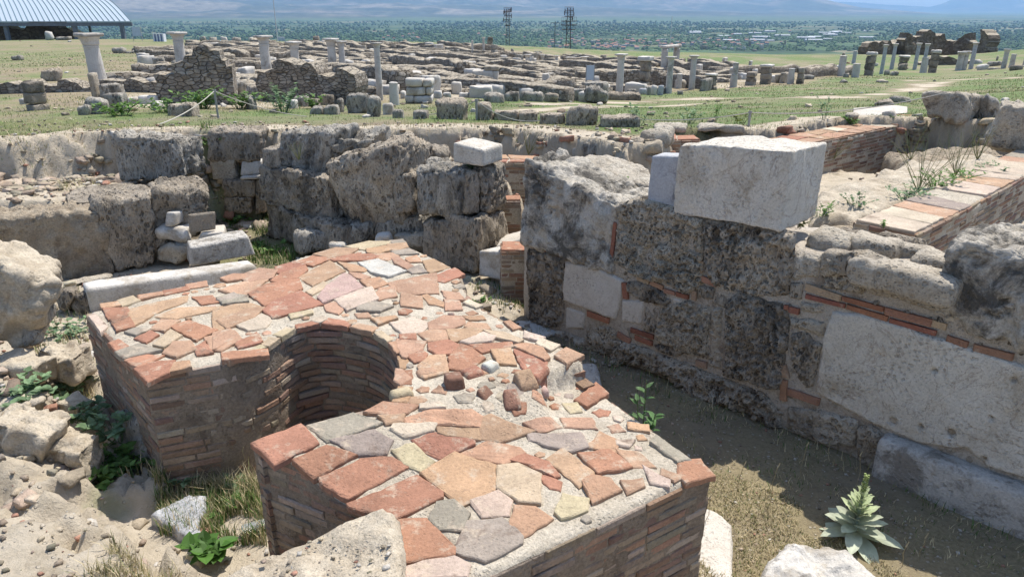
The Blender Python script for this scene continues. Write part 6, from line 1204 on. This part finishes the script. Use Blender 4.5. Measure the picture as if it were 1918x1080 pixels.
multi('grass', [patch([(395, 400), (500, 400), (560, 470), (560, 530), (470, 510), (440, 430)], -.6, 9000, .04, .16, .75, .008, 3, -.15), patch([(60, 520), (170, 545), (180, 700), (280, 830), (290, 930), (100, 900), (60, 640)], -.6, 9000, .03, .14, .35, .006, 4, 0), patch([(290, 880), (500, 880), (500, 1020), (300, 1000)], -.62, 11000, .03, .16, .4, .005, 4, -.15),
  patch([(850, 545), (930, 545), (1000, 600), (960, 620)], -.78, 1500, .03, .1, .5, .006, 4, 0)], 'tufts of green and dry grass growing in the dug hollows on the left')
multi('grass', [patch([(1330, 880), (1480, 930), (1700, 1080), (1700, 1200), (1290, 1200), (1290, 1000)], -.79, 22000, .012, .045, .04, .005, 3, -.25), patch([(1000, 620), (1240, 700), (1480, 800), (1700, 880), (1918, 1000), (1918, 1080), (1600, 1020), (1340, 880), (1100, 700)], -.79, 12000, .01, .06, .3, .005, 3, -.1),
  patch([(1000, 612), (1240, 705), (1480, 808), (1700, 885), (1918, 1010), (1918, 1050), (1680, 920), (1450, 840), (1200, 730), (1000, 630)], -.79, 5000, .04, .13, .5, .005, 5, -.1)], 'dry stubble and short grass on the floor of the right-hand trench', .9)
multi('dry_grass', [patch([(80, 1000), (330, 1010), (360, 1080), (60, 1090)], -.12, 2600, .03, .12, .02, .004, 5, .05), patch([(80, 640), (160, 640), (170, 720), (90, 720)], -.5, 2500, .04, .13, .0, .005, 4, 0), patch([(350, 870), (500, 870), (500, 930), (350, 930)], -.62, 1800, .08, .22, .0, .004, 4, 0), patch([(0, 330), (200, 380), (240, 350), (100, 320)], .05, 1800, .04, .14, .05, .007, 4, .1), patch([(570, 990), (660, 985), (640, 1060), (560, 1060)], .08, 900, .03, .11, .0, .003, 6, 0)], 'straw-dry grass tufts on the dusty earth', .8)
xs = []
q5 = [at(u, v, .10) for u, v in [(352, 1092), (520, 1008), (700, 955), (748, 1000), (757, 1140), (400, 1200)]]; xx = rg.uniform(-.9, -.2, 450); yy = rg.uniform(1.3, 2.2, 450); k = sdist(xx, yy, q5) > .02; xx, yy = xx[k], yy[k]; scatter('gravel', np.column_stack([xx, yy, .06+.05*ss(xx, -.75, -.4)+.0*xx]), .006+.02*rg.random(len(xx))**3, stonecols(len(xx)), M['attr'], 'grit and small stones on the pale mortar stump in the foreground', 'gravel', PRS, .1)
def tuftat(u, v, zz, R, n, h0, h1, f, w_=.007):
    x0, y0 = at(u, v, zz) if zz is not None else gp(u, v)[:2]; x = x0+rg.normal(0, R, n); y = y0+rg.normal(0, R*.7, n); z = np.full(n, zz) if zz is not None else zfar(x, y); return x, y, z, rg.uniform(h0, h1, n), np.full(n, w_), gcol(n, f)
def leaf6(c, d, n_, L0, W0, heart=0.):
    """folded leaf: base, two shoulders, two mids, tip"""
    c = Vector(c); d = Vector(d).normalized(); s = d.cross(Vector(n_)).normalized(); u = s.cross(d).normalized()
    pts = [c, c+d*L0*.28+s*W0*.5-u*W0*.0+u*W0*.1, c+d*L0*.28-s*W0*.5+u*W0*.1, c+d*L0*.66+s*W0*.36+u*W0*.02, c+d*L0*.66-s*W0*.36+u*W0*.02, c+d*L0-u*L0*.12, c+d*L0*.3-u*W0*.06, c+d*L0*.66-u*W0*.1]
    return [tuple(p) for p in pts], [(0, 1, 6), (0, 6, 2), (1, 3, 7, 6), (6, 7, 4, 2), (3, 5, 7), (7, 5, 4)]
def herb(name, base, R, H0, n, ls, col, label, cat='plant', seed=1, kind=None, group=None, wf=.55, trail=0.):
    r_ = random.Random(seed); mb = MB(); ns = max(3, n//9); b = Vector(base)
    for s in range(ns):
        a = r_.uniform(0, 6.28); rr = R*math.sqrt(r_.random()); st = b+Vector((math.cos(a), math.sin(a), 0))*rr*.2; tip = b+Vector((math.cos(a)*rr, math.sin(a)*rr, H0*r_.uniform(.5, 1.)*(1-trail*rr/R*.7)))
        st.z = b.z-.01; mid = (st+tip)/2+Vector((0, 0, H0*.18)); 
        for p, q, r0, r1 in ((st, mid, ls*.06, ls*.045), (mid, tip, ls*.045, ls*.02)): mb.tube(p, q, r0, r1, 4, tuple(c*.9 for c in col))
        for k in range(n//ns+1):
            t = r_.uniform(.15, 1.); p = st.lerp(mid, t*2) if t < .5 else mid.lerp(tip, t*2-1); aa = r_.uniform(0, 6.28); d = Vector((math.cos(aa), math.sin(aa), r_.uniform(-.1, .9))); l = ls*r_.uniform(.6, 1.25); kx = r_.uniform(.65, 1.4)
            V, F = leaf6(p, d, (r_.uniform(-.3, .3), r_.uniform(-.3, .3), 1), l, l*wf); mb.add(V, F, (col[0]*kx, col[1]*kx, col[2]*kx))
    return T(mb.build(name, M['leaf'], loc=tuple(base)), label, cat, group, kind)
LG = (.13, .23, .06); BG = (.18, .27, .14); DG = (.05, .10, .03)
def hz(u, v, zz): x, y = at(u, v, zz); return (x, y, zz)
for i, (u, v, R, H0, n, ls, c, lb) in enumerate([
 (40, 745, .26, .10, 150, .055, BG, 'leafy bindweed spreading at the far left below the hollow boulder'), (120, 745, .22, .10, 130, .055, BG, 'bindweed patch creeping over the left rubble mound'), (170, 800, .2, .14, 110, .05, BG, 'bindweed trailing down beside the left foot of the pier'),
 (75, 590, .16, .14, 90, .06, LG, 'weed clump right of the hollow boulder at the left edge'), (120, 625, .25, .08, 110, .05, BG, 'low weeds on the ground left of the pier corner'), (190, 905, .26, .14, 190, .05, LG, 'dense green weeds at the edge of the foreground dirt, left'),
 (250, 880, .22, .18, 170, .05, LG, 'dense green weeds in the shade of the pier corner'), (330, 905, .18, .16, 130, .05, BG, 'broad-leaved weed before the brick face under the niche'), (400, 950, .2, .07, 120, .035, LG, 'small weeds behind the blue-grey marble fragment'), (450, 930, .2, .08, 100, .04, BG, 'weeds on the floor of the niche near the brick arm'),
 (225, 830, .16, .24, 90, .05, BG, 'tall bindweed climbing before the grey stone at the pier foot'), (440, 420, .3, .12, 120, .06, LG, 'green weeds in the grassy hollow, left'), (500, 470, .3, .1, 120, .06, LG, 'green weeds in the grassy hollow, near the pier'), (410, 330, .22, .5, 110, .05, LG, 'tall weeds in the shaded corner beside the masonry corner'),
 (905, 572, .1, .08, 50, .03, LG, 'little green tuft on the marble kerb'), (1270, 705, .12, .1, 40, .07, DG, 'dark weed in the shade at the foot of the wall')]):
    b = gpn(u, v); herb('weed', b, R, H0, n, ls, c, lb, 'weeds', 100+i, wf=.75, trail=.5)
for i, (u, v, zz, R, H0, n, ls, c, lb) in enumerate([
 (885, 318, .40, .07, .12, 26, .07, BG, 'small grey-green plant rooted under the little white block'), (878, 312, .41, .06, .06, 24, .035, LG, 'bright green seedling at the foot of the little white block'), (1495, 425, .52, .1, .07, 60, .03, (.2, .22, .05), 'yellow-green herb at the right foot of the big white block'), (1535, 405, .42, .16, .12, 110, .03, LG, 'weeds at the near end of the rubble wall core'),
 (1600, 392, .40, .16, .14, 110, .03, BG, 'weeds along the crack beside the rubble core, near end'), (1700, 378, .40, .22, .14, 190, .035, BG, 'low bush in the crack beside the rubble core'), (1755, 358, .40, .24, .18, 240, .035, LG, 'thick green bush halfway along the crack by the tiled wall'), (1800, 342, .40, .2, .14, 170, .035, LG, 'green bush toward the far end of the crack by the tiled wall'), (1862, 324, .42, .2, .1, 110, .03, BG, 'small round bush near the right edge on the rubble core'),
 (1655, 428, .46, .07, .05, 22, .035, LG, 'tiny weed on the mortar where the tiled wall begins'), (1598, 232, .40, .2, .10, 90, .05, LG, 'green weed on the long tile-topped wall, left one'), (1660, 226, .40, .22, .12, 110, .05, LG, 'green weed on the long tile-topped wall, beside the flat white slab'), (1185, 352, .45, .05, .09, 26, .03, LG, 'small green sprig behind the bluish slab'), (1240, 258, .42, .05, .1, 20, .04, LG, 'sprig of weed on the orange-tiled wall')]):
    herb('weed', hz(u, v, zz), R, H0, n, ls, c, lb, 'weeds', 200+i)
for i, (u, v, R, H0, n, ls, c, lb) in enumerate([(230, 218, .5, .22, 150, .09, LG, 'green weeds on the bank rim, below the leftmost column'), (310, 212, .5, .25, 170, .09, LG, 'green weeds on the bank rim before the jagged ruin, left'), (380, 205, .5, .4, 220, .10, LG, 'green bush right at the foot of the post by the jagged ruin'), (450, 205, .5, .35, 200, .10, LG, 'green bush right of the post by the jagged ruin'), (530, 212, .6, .5, 240, .08, BG, 'tall grey-green bush before the broken-slab masonry wall'), (590, 205, .3, .3, 100, .08, LG, 'green weeds left of the dark stone pile'),
  (1085, 185, .3, .3, 120, .10, LG, 'small bush before the grey boulder in the centre'), (1195, 236, .2, .3, 60, .06, BG, 'grey-green thistle by the squared stones right of centre'), (1290, 232, .25, .25, 70, .07, BG, 'pale thistle clump on the rim behind the marble block'), (1340, 230, .15, .3, 40, .06, LG, 'thin upright weed on the rim behind the marble block'), (1385, 236, .2, .22, 70, .06, (.16, .2, .05), 'yellow-flowered weed by the post on the turf'), (1545, 222, .15, .35, 60, .05, BG, 'tall thin weed at the edge of the long tiled wall')]):
    herb('bush', gp(u, v), R, H0, n, ls, c, lb, 'bush', 300+i)
b = gpn(398, 1052); herb('broad_leaved_plant', b, .12, .16, 46, .085, (.07, .15, .03), 'bright green broad-leaved plant at the edge of the foreground dirt', 'plant', 5, wf=.85)
# seedling growing at the right edge of the pier
b = Vector((.66, 3.13, -.35)); r_ = random.Random(3); mb = MB()
for k, (dx, dy, h) in enumerate([(0, 0, .55), (.05, -.03, .38), (-.03, .04, .42), (.1, -.12, .2), (.13, -.16, .12)]):
    q = b+Vector((dx, dy, h)); mb.tube(b, q, .004, .002, 5, (.1, .16, .05))
    for j in range(16):
        t = r_.uniform(.35, 1); aa = r_.uniform(0, 6.28); V, F = leaf6(b.lerp(q, t), (math.cos(aa), math.sin(aa), .5), (0, 0, 1), .055, .026); kx = r_.uniform(.8, 1.4); mb.add(V, F, (.09*kx, .17*kx, .06*kx))
T(mb.build('seedling', M['leaf'], loc=tuple(b)), 'fresh green seedling shooting up beside the right edge of the paved pier', 'plant')
# mullein
mx, my = at(1598, 1010, -.79); mb = MB(); r_ = random.Random(2); root = empty('mullein', (mx, my, -.79), 'pale grey-green mullein with a leafy spike, at the edge of the wall shadow', 'plant')
def bigleaf(b, d, L0, W0, col, droop=.35, cup=.12):
    b = Vector(b); d = Vector(d).normalized(); s = d.cross(Vector((0, 0, 1))).normalized(); u = s.cross(d).normalized(); n = 9; V = []; F = []
    for i in range(n+1):
        t = i/n; c = b+d*L0*t-Vector((0, 0, droop*L0*t*t)); wd = W0*math.sin(math.pi*min(1, t*.93+.05))**.75*(1 if t < .97 else .1)*.5
        for k in (-1, -.5, 0, .5, 1): V.append(tuple(c+s*wd*k+u*(abs(k)*cup*wd*1.6)+u*.002*math.sin(i*2.2+k*3)))
    for i in range(n):
        for k in range(4): F.append((i*5+k, i*5+k+1, i*5+k+6, i*5+k+5))
    mb.add(V, F, [tuple(c*(1.12 if (j % 5) == 2 else 1.) for c in col) for j in range(len(V))])
MC = (.52, .56, .42)
for k in range(26):
    a = k*2.4+r_.uniform(-.2, .2); t = k/25; el = -.08+.95*t; L0 = (.24-.12*t)*r_.uniform(.85, 1.1); kx = r_.uniform(.85, 1.12)
    bigleaf((mx, my, -.77+.13*t), (math.cos(a)*math.cos(el)+r_.uniform(-.15, .15), math.sin(a)*math.cos(el)+r_.uniform(-.15, .15), math.sin(el)+.1+r_.uniform(-.12, .12)), L0*r_.uniform(.8, 1.15), L0*.42, tuple(c*kx for c in MC), .28*(1-t)+.05)
for k in range(34):
    t = k/33; a = k*2.4; z = -.64+.22*t; L0 = .10*(1-t)+.018; bigleaf((mx, my, z), (math.cos(a), math.sin(a), .8+t), L0*1.15, L0*.42, (MC[0]*1.2, MC[1]*1.25, MC[2]*1.05), .1)
lv = mb.build('leaves', M['leaf'], root, smooth=True); mb = MB(); mb.tube((mx, my, -.8), (mx, my, -.40), .012, .006, 8, MC)
for k in range(60): a = r_.uniform(0, 6.28); z = -.47+.10*r_.random(); mb.box((mx+.009*math.cos(a), my+.009*math.sin(a), z), (.009, .009, .008), a, (.34, .42, .16))
mb.build('flower_spike', M['leaf'], root)
# dry stalks
mb = MB(); r_ = random.Random(6)
for u, v in [(1375, 940), (1440, 950), (1600, 925), (1500, 900), (1690, 1060), (1720, 1050), (1320, 1000), (1300, 1010), (1310, 990), (250, 860), (410, 900), (430, 880), (200, 900), (470, 900), (600, 1000), (560, 900), (380, 880)]:
    b = Vector(gpn(u, v)); h = r_.uniform(.12, .3); p = b
    for j in range(5):
        q = p+Vector((r_.uniform(-.25, .25), r_.uniform(-.2, .2), 1)).normalized()*h/5; mb.tube(p, q, .0018, .0014, 4, (.42, .35, .2)); p = q
    mb.tube(p, p+Vector((.01, 0, .03)), .004, .002, 5, (.5, .43, .28))
T(mb.build('dry_stalks', M['blade']), 'thin dry seed stalks standing in the trenches', 'grass', None, 'stuff')
# twiggy dry weeds on walls at the right
for i, (u, v, zz, h) in enumerate([(1705, 300, .2, .5), (1560, 300, .1, .35), (1720, 360, .42, .5), (1790, 330, .42, .45), (1830, 300, .44, .4), (990, 290, .2, .35), (780, 380, -.1, .4), (560, 300, .4, .2)]):
    b = Vector(hz(u, v, zz)); mb = MB(); r_ = random.Random(400+i)
    for k in range(16):
        p = b; d = Vector((r_.uniform(-.6, .6), r_.uniform(-.5, .5), 1))
        for j in range(5): d = (d+Vector((r_.uniform(-.3, .3), r_.uniform(-.3, .3), 0))).normalized(); q = p+d*h/5; mb.tube(p, q, .003-.0004*j, .0025-.0004*j, 4, (.3, .28, .14) if k % 3 else (.13, .17, .06)); p = q
    T(mb.build('dry_weed', M['blade'], loc=tuple(b)), ['wiry weed in the pit before the long tiled wall, right part', 'wiry weed in the pit right of the big white block', 'wiry weed over the rubble core, halfway', 'wiry weed over the rubble core, farther along', 'wiry weed at the far end of the rubble core', 'wiry grass tuft behind the brick wall near the black-mottled block', 'wiry weed hanging before the rough dark boulder', 'wiry weed beside the perched travertine block'][i], 'weeds')
# ------------------------------------------------------------ crushed plastic bottle
p = gpn(472, 1002); br = empty('plastic_bottle', p, 'clear ribbed plastic bottle lying in the weeds against the brick arm', 'bottle')
m_, n_, b_ = nodes('clear_plastic', .12); b_.inputs['Base Color'].default_value = (.82, .86, .86, 1); b_.inputs['Transmission Weight'].default_value = .75; b_.inputs['IOR'].default_value = 1.35; b_.inputs['Specular IOR Level'].default_value = .6
prof = [(0, 0), (.022, .001), (.031, .008)]+[(.033-.0022*(k % 2), .014+k*.008) for k in range(18)]+[(.028, .17), (.015, .19), (.0125, .2), (.0125, .21)]
V, F = ringmesh(prof, 20); ax = Vector((.9, .35, .06)).normalized(); s = ax.cross(Vector((0, 0, 1))).normalized(); u_ = s.cross(ax)
V = np.array([tuple(Vector(p)+Vector((-.05, 0, .03))+ax*q[2]+s*q[0]+u_*q[1]*.8) for q in V]); mk('bottle_body', V, F, m_, br, smooth=True)
# ------------------------------------------------------------ haze
mb = MB(); mb.box((0, 0, 650), (52000, 52000, 1502)); m = bpy.data.materials.new('haze'); m.use_nodes = True; nt = m.node_tree
nt.nodes.remove(nt.nodes['Principled BSDF']); pv = nt.nodes.new('ShaderNodeVolumePrincipled'); pv.inputs['Color'].default_value = (.35, .59, .95, 1); pv.inputs['Density'].default_value = 7e-5; pv.inputs['Anisotropy'].default_value = .2
nt.links.new(pv.outputs[0], nt.nodes['Material Output'].inputs['Volume']); o = mb.build('haze', m); o['kind'] = 'stuff'; o['label'] = 'thin blue haze over the plain and hills'; o['category'] = 'haze'
